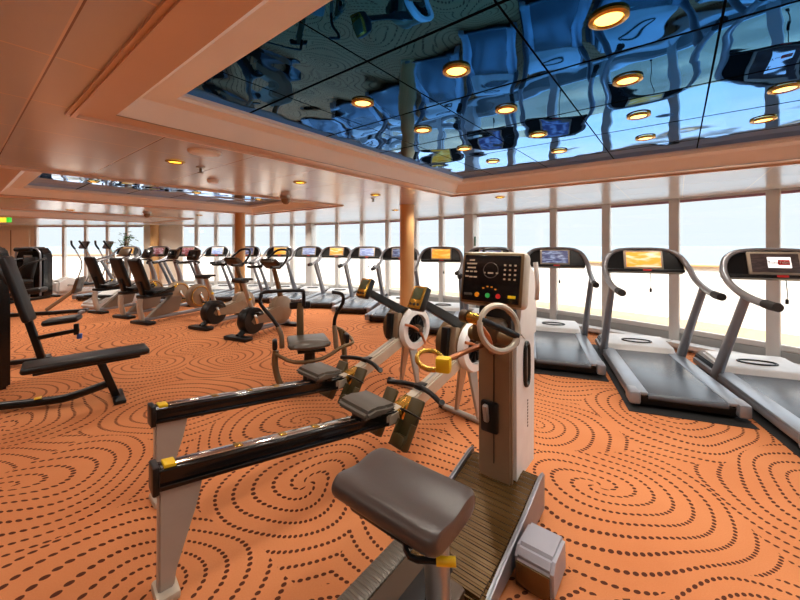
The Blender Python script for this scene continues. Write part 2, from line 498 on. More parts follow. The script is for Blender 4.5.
# window wall along the ship's side
def window(k, p, q):
    c, L, ang = seg_frame(p, q)
    R = Matrix.Rotation(ang, 4, 'Z')
    mb = MB()
    mb.box((0, 0, 2.098), (L, 0.06, 0.024))
    mb.box((0, 0, 0.235), (L, 0.06, 0.07), 0.01)
    f = mb.build('window_%d' % k, 'mullion_paint', None, False); struct(f)
    f.location = c; f.rotation_euler = (0, 0, ang)
    MB().box((0, -0.0, 2.07), (L - 0.1, 0.03, 0.032), 0.004).build('blind', 'blind', f, False)
    MB().box((0, 0, 1.163), (L - 0.02, 0.008, 1.79)).build('glass_pane', 'window_glass', f, False)
nwin = 0; ntrim = 0
for i in range(len(WALL) - 1):
    nwin += 1; window(nwin, WALL[i], WALL[i + 1])
for i in range(1, len(WALL) - 1):
    p = Vector((*WALL[i], 0)); d = Vector((WALL[i + 1][0] - WALL[i - 1][0], WALL[i + 1][1] - WALL[i - 1][1], 0)).normalized()
    ang = math.atan2(d.y, d.x); ntrim += 1
    mb = MB()
    if i in PILLARS:
        mb.box((0, 0.05, H / 2), (0.24, 0.26, H), 0.02)
    else:
        mb.box((0, -0.02, H / 2), (0.075, 0.14, H), 0.02)
        mb.box((0, 0.05, H / 2), (0.125, 0.05, H), 0.012)
    o = mb.build('trim_%d' % ntrim, 'tan_frame' if i in PILLARS else 'mullion_paint'); struct(o)
    if i in PILLARS: o.data.materials[0] = M['mullion_paint']
    o.location = p; o.rotation_euler = (0, 0, ang)
for i, (p, q) in enumerate(zip(SIDE[2:-2], SIDE[3:-1])):
    nwin += 1; window(nwin, p, q)
    ntrim += 1
    o = MB().box((0, 0, H / 2), (0.09, 0.1, H), 0.01).build('trim_%d' % ntrim, 'mullion_paint'); struct(o)
    o.location = (q[0], q[1], 0)
mb = MB()
for p, q in zip(WALL, WALL[1:]):
    c, L, ang = seg_frame(p, q); mb.box((c.x, c.y, 0.1), (L + 0.03, 0.1, 0.2), 0, Matrix.Rotation(ang, 4, 'Z'))
for p, q in zip(SIDE[2:-2], SIDE[3:-1]):
    c, L, ang = seg_frame(p, q); mb.box((c.x, c.y, 0.1), (L + 0.02, 0.1, 0.2), 0, Matrix.Rotation(ang, 4, 'Z'))
struct(mb.build('wall_front', 'sill_grey', None, False))
mb = MB()
for p, q in zip(WALL, WALL[1:]):
    c, L, ang = seg_frame(p, q); n = Vector((-math.sin(ang), math.cos(ang), 0)) * 0.2
    mb.box((c.x + n.x, c.y + n.y, 0.075), (L - 0.03, 0.17, 0.07), 0.012, Matrix.Rotation(ang, 4, 'Z'))
    mb.box((c.x + n.x * .7, c.y + n.y * .7, 0.02), (L - 0.05, 0.1, 0.04), 0, Matrix.Rotation(ang, 4, 'Z'))
struct(mb.build('baseboard_front', 'light_grey', None, False))
def wall(name, pts, mat='beige_wall'):
    mb = MB()
    for p, q in zip(pts, pts[1:]):
        c, L, ang = seg_frame(p, q); mb.box((c.x, c.y, (H + .3) / 2), (L, 0.06, H + .3), 0, Matrix.Rotation(ang, 4, 'Z'))
    return struct(mb.build(name, mat, None, False))
wall('wall_centre', SIDE[0:3]); wall('wall_left', [SIDE[-2], SIDE[-1], (-15.2, -3.0)])
wall('wall_back', [(-15.2, -3.0), (6.1, -3.0)])
# folding doors in the far left wall
for k, x in enumerate((-13.05, -14.35)):
    d = MB().box((x, 11.9, 1.0), (1.2, 0.05, 1.94), 0.006).build('door_%d' % (k + 1), 'beige_wall', None, False); struct(d)
    MB().box((x, 11.885, 1.0), (0.02, 0.05, 1.9), 0.004).build('door_seam', 'tan_frame', d, False)
    MB().cyl((x + .45, 11.865, 0.95), (x + .45, 11.865, 1.15), 0.012).build('door_handle', 'silver', d)

# columns
def column(p, r, label):
    mb = MB().lathe([(r * 1.12, 0), (r * 1.12, 0.06), (r, 0.07), (r, H - 0.03), (r * 1.05, H - 0.03), (r * 1.05, H - 0.002)], (0, 0, 0))
    o = mb.build('column', 'column_wood'); o.location = (p[0], p[1], 0)
    return struct(tag(o, label, 'column'))
column((0.115, 5.84), 0.118, 'nearest wood-veneered round column beside the rowing machines')
column((-3.3, 7.3), 0.1, 'slimmer wood-veneered round column behind the upright bikes')
column((-8.13, 11.72), 0.125, 'wood-veneered round column at the far wall by the plant')

# outside: deck, bulwark with rail, sea
def offset(pts, d):
    out = []
    for i, p in enumerate(pts):
        a = Vector(pts[max(i - 1, 0)]); b = Vector(pts[min(i + 1, len(pts) - 1)])
        t = (b - a).normalized(); out.append((p[0] + t.y * d, p[1] - t.x * d))
    return out
LINE = WALL[:-1] + SIDE[2:]
BUL = offset(LINE, 2.5)
mb = MB(); inner = offset(LINE, 0.06)
for i in range(len(LINE) - 1):
    mb.quad((*inner[i], -0.02), (*BUL[i], -0.02), (*BUL[i + 1], -0.02), (*inner[i + 1], -0.02))
struct(mb.build('ground_deck', 'teak', None, False))
mb = MB(); mr = MB()
for p, q in zip(BUL, BUL[1:]):
    c, L, ang = seg_frame(p, q); R = Matrix.Rotation(ang, 4, 'Z')
    mb.box((c.x, c.y, 0.5), (L + 0.04, 0.08, 1.04), 0, R)
    mr.box((c.x, c.y, 1.05), (L + 0.06, 0.2, 0.045), 0.012, R)
bw = struct(mb.build('bulwark', 'white_paint', None, False)); mr.build('rail_cap', 'rail_wood', bw, False)
mb = MB(); mb.quad((-6000, -200, -18), (6000, -200, -18), (6000, 9000, -18), (-6000, 9000, -18))
struct(mb.build('sea', 'sea_water', None, False))

# ceiling fittings
def downlight(loc, label, group, r=0.062, mat='lamp_glow'):
    t = thing('downlight', label, 'ceiling light', loc, 0, group)
    MB().lathe([(r * .72, -0.006), (r * .78, -0.012), (r, -0.008), (r * 1.02, 0.0)], (0, 0, 0), caps=False).build('bezel', 'gold', t)
    MB().lathe([(0.0001, -0.004), (r * .4, -0.006), (r * .7, -0.004)], (0, 0, 0), caps=False).build('lens', mat, t)
    return t
LAMPS = []
d0 = None
ucol = {-0.42: 'fourth', 0.19: 'third', 0.785: 'second', 1.37: 'first'}
for u in (1.37, 0.785, 0.19, -0.42):
    for v in (1.41, 1.995, 2.59, 3.155):
        if u < -0.4 and v < 2: continue
        lab = 'round gold downlight in the blue mirror, %s column from the left, %s row' % (ucol[u], {1.41: 'front', 1.995: 'second', 2.59: 'third', 3.155: 'windowside'}[v])
        p = room(-u, v, H + 0.128)
        if d0 is None: d0 = downlight(p, lab, 'downlights in the blue mirror ceiling')
        else: dup(d0, p, 0, lab)
        LAMPS.append((p.x, p.y, p.z - 0.03))
d1 = None
for u, v, lab in ((3.12, 1.1, 'lit yellow downlight in the copper ceiling nearest the left'), (3.12, 2.27, 'lit yellow downlight in the plain ceiling beyond the mirror corner'),
                  (3.12, 3.45, 'lit yellow downlight in the plain ceiling left of the near column'), (4.2, 5.2, 'small far downlight in the ceiling just left of the near column'),
                  (1.93, 4.68, 'downlight in the white ceiling strip above the arm ergometer'), (9.0, 1.4, 'far downlight in the ceiling at the left edge'),
                  (8.3, 3.4, 'far downlight in the ceiling above the ellipticals')):
    p = room(-u, v, H - 0.001)
    if d1 is None: d1 = downlight(p, lab, 'downlights in the panel ceiling', 0.068, 'lamp_glow_dim')
    else: dup(d1, p, 0, lab)
    LAMPS.append((p.x, p.y, p.z - 0.04))
for k, (u, v) in enumerate(((5.7, 1.1), (5.7, 2.3), (5.7, 3.3))):
    p = room(-u, v, H + 0.128)
    dup(d0, p, 0, 'downlight in the second, further mirror recess, %s' % ('left', 'middle', 'right')[k]); LAMPS.append((p.x, p.y, p.z - 0.03))
t = thing('ceiling_speaker', 'large flat round speaker plate on the copper ceiling', 'speaker', (-1.385, 2.51, H - 0.001))
MB().lathe([(0.0001, -0.018), (0.07, -0.018), (0.1, -0.012), (0.108, 0)]).build('grille', 'fascia', t)
def sprinkler(loc, label):
    t = thing('ceiling_sprinkler', label, 'sprinkler', loc)
    MB().lathe([(0.035, 0), (0.033, -0.008), (0.0001, -0.01)]).build('cover_plate', 'silver', t)
    mb = MB().cyl((0, 0, -0.005), (0, 0, -0.045), 0.009); mb.cyl((0, 0, -0.045), (0, 0, -0.05), 0.024)
    mb.build('deflector', 'bronze', t); return t
sprinkler((-1.69, 3.0, H - 0.001), 'small sprinkler head beside the lit lamp on the copper ceiling')
sprinkler((-0.38, 5.0, H - 0.001), 'small sprinkler head under the lamp left of the near column')
t = thing('smoke_detector', 'small flat round detector behind the sprinkler on the ceiling', 'detector', (-1.9, 3.6, H - 0.001))
MB().lathe([(0.0001, -0.03), (0.04, -0.03), (0.055, -0.015), (0.06, 0)]).build('detector_body', 'fascia', t)
def dome(loc, label):
    t = thing('ceiling_camera', label, 'camera', loc)
    MB().lathe([(0.075, 0), (0.075, -0.03), (0.06, -0.04)]).build('dome_base', 'silver', t)
    MB().lathe([(0.06, -0.04), (0.052, -0.08), (0.03, -0.105), (0.0001, -0.112)]).build('dome_cover', 'tan_frame', t)
dome((-1.54, 4.77, H - 0.001), 'small hanging dome camera at the corner of the second recess')
dome((-5.06, 7.08, H - 0.001), 'small hanging dome camera far off above the recumbent bikes')
# the little teal notice on the pillar, the exit sign at the far left
o = tag(MB().box((1.585, 7.62, 1.53), (0.11, 0.012, 0.2), 0.004, Matrix.Rotation(math.atan2(.58, -.6), 4, 'Z')).build('wall_notice', 'sign_teal'), 'small teal notice fixed on the wide window pillar', 'notice')
t = thing('exit_sign', 'small lit yellow and green exit sign hanging at the far left', 'sign', (-9.47, 8.4, 1.985))
MB().box((-0.06, 0, 0.06), (0.42, 0.05, 0.11), 0.01).build('lamp_box', 'exit_yellow', t)
MB().box((0.19, 0, 0.06), (0.08, 0.06, 0.115), 0.01).build('direction_panel', 'exit_green', t)
MB().cyl((0, 0, 0.1), (0, 0, 0.123), 0.012).build('hanger', 'silver', t)
# ------------------------------------------------------------------ treadmills
def treadmill(label, screen):
    t = thing('treadmill', label, 'treadmill', (0, 0, 0), 0, 'treadmills along the windows')
    # black lower body with sloped nose
    mb = MB(); mb.prism([(0.05, 0.025), (0.03, 0.115), (1.4, 0.115), (1.5, 0.16), (2.06, 0.16), (2.12, 0.09), (2.08, 0.025)], 0.76, None, 0.012)
    mb.build('base', 'black', t)
    for s in (-1, 1):
        MB().box((s * 0.345, 0.77, 0.132), (0.14, 1.5, 0.032), 0.012).build('side_rail', 'deck_silver', t)
        mb = MB().box((s * 0.38, 0.075, 0.095), (0.09, 0.17, 0.115), 0.022)
        mb.build('rear_cap', 'upright_grey', t)
        MB().box((s * 0.39, 1.1, 0.085), (0.045, 1.9, 0.07), 0.02).build('side_skirt', 'upright_grey', t)
        mb = MB().tube([(s * 0.40, 1.46, 0.09), (s * 0.402, 1.27, 0.38), (s * 0.405, 1.04, 0.72), (s * 0.408, 0.86, 0.985)], [0.045, 0.04, 0.036, 0.034], 12, False, 3, 1.3)
        mb.build('upright', 'upright_grey', t)
        MB().cyl((s * 0.33, 1.8, 0.0), (s * 0.33, 1.8, 0.035), 0.03).build('foot', 'rubber', t)
        MB().cyl((s * 0.33, 0.12, 0.0), (s * 0.33, 0.12, 0.05), 0.03).build('foot', 'rubber', t)
    mb = MB().box((0, 0.77, 0.13), (0.56, 1.46, 0.022), 0.008); mb.cyl((-0.28, 0.035, 0.112), (0.28, 0.035, 0.112), 0.028)
    mb.build('running_belt', 'belt', t)
    mb = MB().prism([(1.42, 0.12), (1.45, 0.17), (1.54, 0.215), (1.92, 0.235), (2.06, 0.2), (2.12, 0.12)], 0.72, None, 0.025)
    h = mb.build('motor_cover', 'light_grey', t)
    hr = MB().tube([(-0.14, 1.60, 0.222), (0, 1.57, 0.220), (0.14, 1.60, 0.222), (0.14, 1.67, 0.226), (0, 1.70, 0.228), (-0.14, 1.67, 0.226)], 0.011, 8, True)
    hr.build('tray_rim', 'black', h)
    # console: dark arch panel between the swept handrails
    F = Matrix.Translation((0, 1.34, 1.105)) @ RX(-16) @ RZm(90)
    pts = [(-0.40, 0.0), (-0.405, 0.09), (-0.37, 0.19), (-0.29, 0.26), (-0.2, 0.285), (0.2, 0.285), (0.29, 0.26), (0.37, 0.19), (0.405, 0.09), (0.40, 0.0)]
    c = MB().prism(pts, 0.06, F, 0.012).build('console', 'black', t)
    G = Matrix.Translation((0, 1.34, 1.105)) @ RX(-16)
    fr = MB(); fr.box(G @ Vector((0, -0.04, 0.155)), (0.40, 0.025, 0.23), 0.012, RX(-16)); fr.build('screen_frame', 'warm_silver', c)
    sc = MB(); sc.box(G @ Vector((0, -0.054, 0.155)), (0.35, 0.006, 0.185), 0.002, RX(-16)); sc.build('screen', screen, c)
    MB().box(G @ Vector((0, -0.06, 0.016)), (0.78, 0.075, 0.034), 0.012, RX(-16)).build('crossbar', 'black', t)
    MB().box(G @ Vector((0.02, -0.1, 0.018)), (0.085, 0.012, 0.022), 0.005, RX(-16)).build('stop_button', 'red', t)
    for s in (-1, 1):
        p = [(s * 0.395, 0.45, 0.965), (s * 0.40, 0.58, 0.965), (s * 0.415, 0.84, 0.995), (s * 0.422, 1.10, 1.07), (s * 0.418, 1.25, 1.18), (s * 0.37, 1.345, 1.30), (s * 0.28, 1.38, 1.37), (s * 0.14, 1.395, 1.395), (0, 1.395, 1.397)]
        r = MB().tube(p, [0.030, 0.032, 0.032, 0.031, 0.03, 0.028, 0.022, 0.016, 0.016], 12).build('handrail', 'upright_grey', t)
        g = MB().tube([(s * 0.3945, 0.43, 0.964), (s * 0.397, 0.51, 0.964), (s * 0.40, 0.59, 0.967)], 0.036, 12)
        g.build('grip', 'rubber', r)
    mb = MB().tube([(0.06, 1.29, 1.11), (0.064, 1.28, 1.0), (0.06, 1.275, 0.93)], 0.004, 6)
    k = mb.build('safety_cord', 'black', t)
    MB().box((0.06, 1.275, 0.91), (0.025, 0.015, 0.05), 0.006).build('clip', 'black', k)
    return t
def place_tm(cx, cy, head, label, screen):
    """cx,cy: floor point between the uprights"""
    h = math.radians(head); loc = (cx - math.sin(h) * 1.44, cy - math.cos(h) * 1.44, MATZ)
    c = dup(TM, loc, head, label)
    ob = next(o for o in COL.objects if o.parent and o.parent.parent == c and o.name.startswith('screen') and not o.name.startswith('screen_frame'))
    if ob.data.materials[0].name != screen:
        ob.data = ob.data.copy(); ob.data.materials[0] = M[screen]
    return c
MATZ = 0.008
TM = treadmill('treadmill nearest the camera at the right edge, screen with a white card and red mark', 'screen_dark')
TM.location = (3.63 - 1.44 * math.sin(math.radians(22)), 3.49 - 1.44 * math.cos(math.radians(22)), MATZ); TM.rotation_euler = (0, 0, -math.radians(22))
SPOTS = [(2.945, 4.33, 21, 'treadmill second from the right, bright gold screen, wide belt toward the camera', 'screen_gold'),
    (2.31, 5.30, 20, 'treadmill just right of the arm ergometer with a dark blue screen', 'screen_blue'),
    (1.58, 6.15, 18, 'treadmill almost wholly hidden behind the arm ergometer console', 'screen_blue'),
    (0.83, 7.02, 15, 'treadmill with an orange screen between the round column and the arm ergometer', 'screen_orange'),
    (0.03, 7.93, 11, 'treadmill partly behind the near wooden column, purple dark console', 'screen_blue'),
    (-0.80, 8.80, 9, 'treadmill with a pale blue screen, first clear one left of the near column', 'screen_pale'),
    (-1.66, 9.45, 8, 'treadmill with a gold lit screen, second clear one left of the near column', 'screen_gold'),
    (-2.52, 9.93, 7, 'treadmill with a pale blue screen behind the ab crunch chair', 'screen_pale'),
    (-3.42, 10.22, 6, 'treadmill with an orange screen behind the nearer upright bike', 'screen_orange'),
    (-4.40, 10.36, 5, 'treadmill just right of and behind the slim far column', 'screen_blue'),
    (-5.34, 10.47, 4, 'far treadmill first left of the slim far column', 'screen_pale'),
    (-6.24, 10.52, 3, 'far treadmill second left of the slim far column, dull screen', 'screen_red'),
    (-7.13, 10.55, 2, 'far treadmill third left of the slim column, reddish screen', 'screen_red'),
    (-8.02, 10.55, 2, 'leftmost and farthest treadmill of the row, brown screen by the plant', 'screen_gold')]
for k, s in enumerate(SPOTS):
    c = place_tm(*s)
    if k > 8: c.scale = (0.92, 1, 1)
# the picture on the first screen: a white card with a dark word shape and a red box
scr = next(o for o in COL.objects if o.parent and o.parent.parent == TM and o.name.startswith('screen') and 'frame' not in o.name)
G = Matrix.Translation((0, 1.34, 1.105)) @ RX(-16)
card = MB(); card.box(G @ Vector((0.03, -0.0585, 0.16)), (0.17, 0.003, 0.105), 0, RX(-16)); card.build('video_card', 'screen_card', kid(TM, 'console'))
mk = MB(); mk.box(G @ Vector((0.062, -0.0605, 0.16)), (0.085, 0.003, 0.05), 0.001, RX(-16)); mk.build('red_badge', 'red', kid(TM, 'console'))
def text_mesh(txt, size, mat, parent, mtx, name):
    cu = bpy.data.curves.new(name, 'FONT'); cu.body = txt; cu.size = size; cu.align_x = 'CENTER'; cu.align_y = 'CENTER'; cu.extrude = 0.0008
    o = bpy.data.objects.new(name, cu); COL.objects.link(o)
    dg = bpy.context.evaluated_depsgraph_get(); me = bpy.data.meshes.new_from_object(o.evaluated_get(dg))
    bpy.data.objects.remove(o); bpy.data.curves.remove(cu)
    me.materials.clear(); me.materials.append(M[mat])
    r = bpy.data.objects.new(name, me); COL.objects.link(r); r.parent = parent; r.matrix_local = mtx
    return r
text_mesh('You', 0.05, 'black', kid(TM, 'console'), G @ Matrix.Translation((-0.018, -0.0612, 0.16)) @ RX(90), 'word')
text_mesh('Tube', 0.036, 'white_mark', kid(TM, 'console'), G @ Matrix.Translation((0.062, -0.0632, 0.16)) @ RX(90), 'word')
for k, (cx, cy, hd, lab) in enumerate(((3.63, 3.49, 22, 'thin black floor mat under the treadmill at the right edge'),
        (2.945, 4.33, 21, 'thin black floor mat under the gold-screen treadmill'), (2.31, 5.30, 20, 'thin black floor mat under the treadmill right of the arm ergometer'))):
    h = math.radians(hd)
    o = MB().box((0, 0, 0.004), (0.88, 2.2, 0.006), 0.002).build('rubber_mat', 'rubber')
    o.location = (cx - math.sin(h) * .40, cy - math.cos(h) * .40, 0); o.rotation_euler = (0, 0, -h)
    tag(o, lab, 'mat', 'treadmill mats')

# ------------------------------------------------------------------ rowing machines
def rower(label, loc, head):
    t = thing('rowing_machine', label, 'rowing machine', loc, head, 'rowing machines')
    tilt = -8.0
    R = RX(tilt)
    def rl(y, dz=0.0): return (0, y, 0.505 - 0.1405 * (y - 0.0) + dz)      # along the sloping rail
    mb = MB().box(rl(0.68), (0.062, 1.36, 0.088), 0.006, R)
    mb.box(rl(0.68, -0.035), (0.085, 1.36, 0.022), 0.005, R); mb.box(rl(0.68, 0.032), (0.085, 1.36, 0.016), 0.005, R)
    rail = mb.build('rail', 'black_gloss', t)
    MB().box(rl(0.66, 0.045), (0.05, 1.2, 0.008), 0.002, R).build('slide_track', 'chrome', rail)
    MB().box((0, 0.0, 0.503), (0.09, 0.025, 0.115), 0.006).build('end_cap', 'black', rail)
    MB().box(rl(0.05, 0.046), (0.062, 0.045, 0.014), 0.003, R).build('yellow_stop', 'yellow', rail)
    for y in (0.33, 0.55, 0.74): MB().box(rl(y, 0.051), (0.04, 0.035, 0.004), 0.001, R).build('track_screw', 'gold', rail)
    # rear leg: folded plate tapering to a narrow foot
    mb = MB(); mb.prism([(0.012, 0.46), (0.175, 0.44), (0.15, 0.33), (0.075, 0.10), (0.065, 0.03), (0.01, 0.03)], 0.05, None, 0.006)
    lg = mb.build('rear_leg', 'leg_grey', t)
    MB().box((0, 0.04, 0.02), (0.13, 0.085, 0.04), 0.012).build('rear_foot', 'warm_silver', t)
    # sliding seat
    mb = MB()
    q = 1.10
    mb.prism([(q - .13, 0.445), (q - .11, 0.485), (q - .04, 0.497), (q + .05, 0.48), (q + .12, 0.478), (q + .13, 0.448), (q + .06, 0.434), (q - .07, 0.434)], 0.30, None, 0.018)
    st = mb.build('seat', 'seat_grey', t)
    mb = MB().box((0, q, 0.415), (0.1, 0.16, 0.05), 0.008); mb.cyl((-0.06, q - .05, 0.41), (0.06, q - .05, 0.41), 0.02); mb.cyl((-0.06, q + .06, 0.40), (0.06, q + .06, 0.40), 0.02)
    mb.build('carriage', 'black', st)
    # foot rests with heel cups and straps
    for s in (-1, 1):
        fm = Matrix.Translation((s * 0.125, 1.36, 0.295)) @ RX(-32)
        mb = MB().box(fm @ Vector((0, 0, 0)), (0.115, 0.03, 0.31), 0.012, RX(-32))
        mb.box(fm @ Vector((0, -0.035, -0.12)), (0.11, 0.07, 0.08), 0.02, RX(-32))
        mb.box(fm @ Vector((0.057, -0.03, -0.08)), (0.014, 0.06, 0.16), 0.006, RX(-32)); mb.box(fm @ Vector((-0.057, -0.03, -0.08)), (0.014, 0.06, 0.16), 0.006, RX(-32))
        f = mb.build('foot_rest', 'olive', t)
        sp = MB(); w = [fm @ Vector(p) for p in ((-0.062, 0, 0.05), (-0.057, -0.06, 0.055), (0, -0.085, 0.06), (0.057, -0.06, 0.055), (0.062, 0, 0.05))]
        sp.tube(w, 0.016, 8, False, 3, 0.4); sp.build('strap', 'black', f)
    # rising main beam, drum with fan, front legs
    mb = MB(); mb.prism([(1.24, 0.275), (1.24, 0.355), (1.42, 0.375), (2.02, 0.575), (2.1, 0.49), (1.5, 0.285)], 0.095, None, 0.012)
    mb.build('main_beam', 'warm_silver', t)
    MB().box((0, 1.42, 0.335), (0.1, 0.17, 0.09), 0.01, RX(14)).build('beam_joint', 'gold', t)
    C = (0, 2.17, 0.625)
    mb = MB().lathe([(0.0001, -0.2), (0.165, -0.2), (0.19, -0.185), (0.196, 0.05), (0.18, 0.06)], C, (1, 0, 0), 36)
    dr = mb.build('flywheel_drum', 'bronze', t)
    MB().lathe([(0.196, 0.045), (0.207, 0.05), (0.209, 0.085), (0.196, 0.105), (0.142, 0.108), (0.136, 0.06)], C, (1, 0, 0), 36, False).build('drum_ring', 'light_grey', dr)
    fan = MB().lathe([(0.0001, 0.066), (0.138, 0.066), (0.138, 0.07), (0.0001, 0.07)], C, (1, 0, 0), 28)
    for k in range(14):
        a = 2 * PI * k / 14
        fan.box((C[0] + 0.08, C[1] + math.cos(a) * 0.078, C[2] + math.sin(a) * 0.078), (0.02, 0.09, 0.008), 0, RX(math.degrees(a)))
    fan.build('fan', 'black', dr)
    MB().lathe([(0.0001, 0.16), (0.028, 0.155), (0.04, 0.12), (0.04, 0.06)], C, (1, 0, 0), 20).build('hub', 'brown_plastic', dr)
    MB().tube([(0.125, 1.97, 0.70), (0.14, 2.06, 0.67), (0.14, 2.17, 0.60), (0.13, 2.26, 0.47)], 0.012, 8).build('cage_strut', 'copper', dr)
    MB().box((-0.03, 1.995, 0.665), (0.12, 0.06, 0.26), 0.015, RX(-6)).build('drum_bracket', 'tan_frame', t)
    MB().box((-0.06, 1.95, 0.665), (0.07, 0.04, 0.25), 0.012, RX(-6)).build('bracket_cover', 'black', t)
    for s in (-1, 1):
        mb = MB(); mb.prism([(2.11, 0.46), (2.23, 0.46), (2.19, 0.04), (2.15, 0.04)], 0.024, Matrix.Translation((s * 0.12, 0, 0)) @ RY(s * -10), 0.005)
        mb.build('front_leg', 'silver', t)
    mb = MB().cyl((-0.27, 2.17, 0.026), (0.27, 2.17, 0.026), 0.024); f = mb.build('front_foot', 'silver', t)
    for s in (-1, 1):
        MB().cyl((s * 0.25, 2.17, 0.026), (s * 0.29, 2.17, 0.026), 0.026).build('wheel', 'black', f)
    # monitor on its arm, leaning back to the rower
    mb = MB(); mb.prism([(2.12, 0.73), (2.17, 0.80), (1.62, 1.06), (1.59, 1.01)], 0.045, None, 0.008)
    mb.build('monitor_arm', 'black', t)
    fm = Matrix.Translation((0.0, 1.585, 1.065)) @ RX(-28)
    m = MB().box(fm @ Vector((0, 0, 0)), (0.13, 0.06, 0.18), 0.015, RX(-28)).build('monitor', 'black', t)
    MB().box(fm @ Vector((0, -0.028, 0)), (0.118, 0.012, 0.168), 0.012, RX(-28)).build('monitor_face', 'gold', m)
    MB().box(fm @ Vector((0, -0.036, 0.025)), (0.085, 0.004, 0.085), 0.002, RX(-28)).build('lcd', 'screen_lcd', m)
    for k in range(3):
        MB().cyl(fm @ Vector((-0.035 + 0.035 * k, -0.03, -0.055)), fm @ Vector((-0.035 + 0.035 * k, -0.038, -0.055)), 0.010, seg=10).build('button', 'black', m)
    # handle hooked in front of the foot rests
    mb = MB().tube([(-0.265, 1.52, 0.415), (-0.13, 1.56, 0.43), (0, 1.58, 0.435), (0.13, 1.56, 0.43), (0.24, 1.53, 0.41), (0.27, 1.51, 0.43)], 0.018, 10)
    hd = mb.build('handle', 'black', t)
    MB().box((0, 1.60, 0.435), (0.07, 0.09, 0.035), 0.01).build('handle_clamp', 'black', hd)
    MB().cyl((0, 1.63, 0.44), (0, 1.96, 0.56), 0.007, seg=8).build('chain', 'silver', hd)
    return t
rower('nearer rowing machine, its rear leg in the foreground', (-1.0, 1.44, 0), 46)
rower('farther rowing machine, behind and parallel to the nearer one', (-1.385, 1.975, 0), 43)

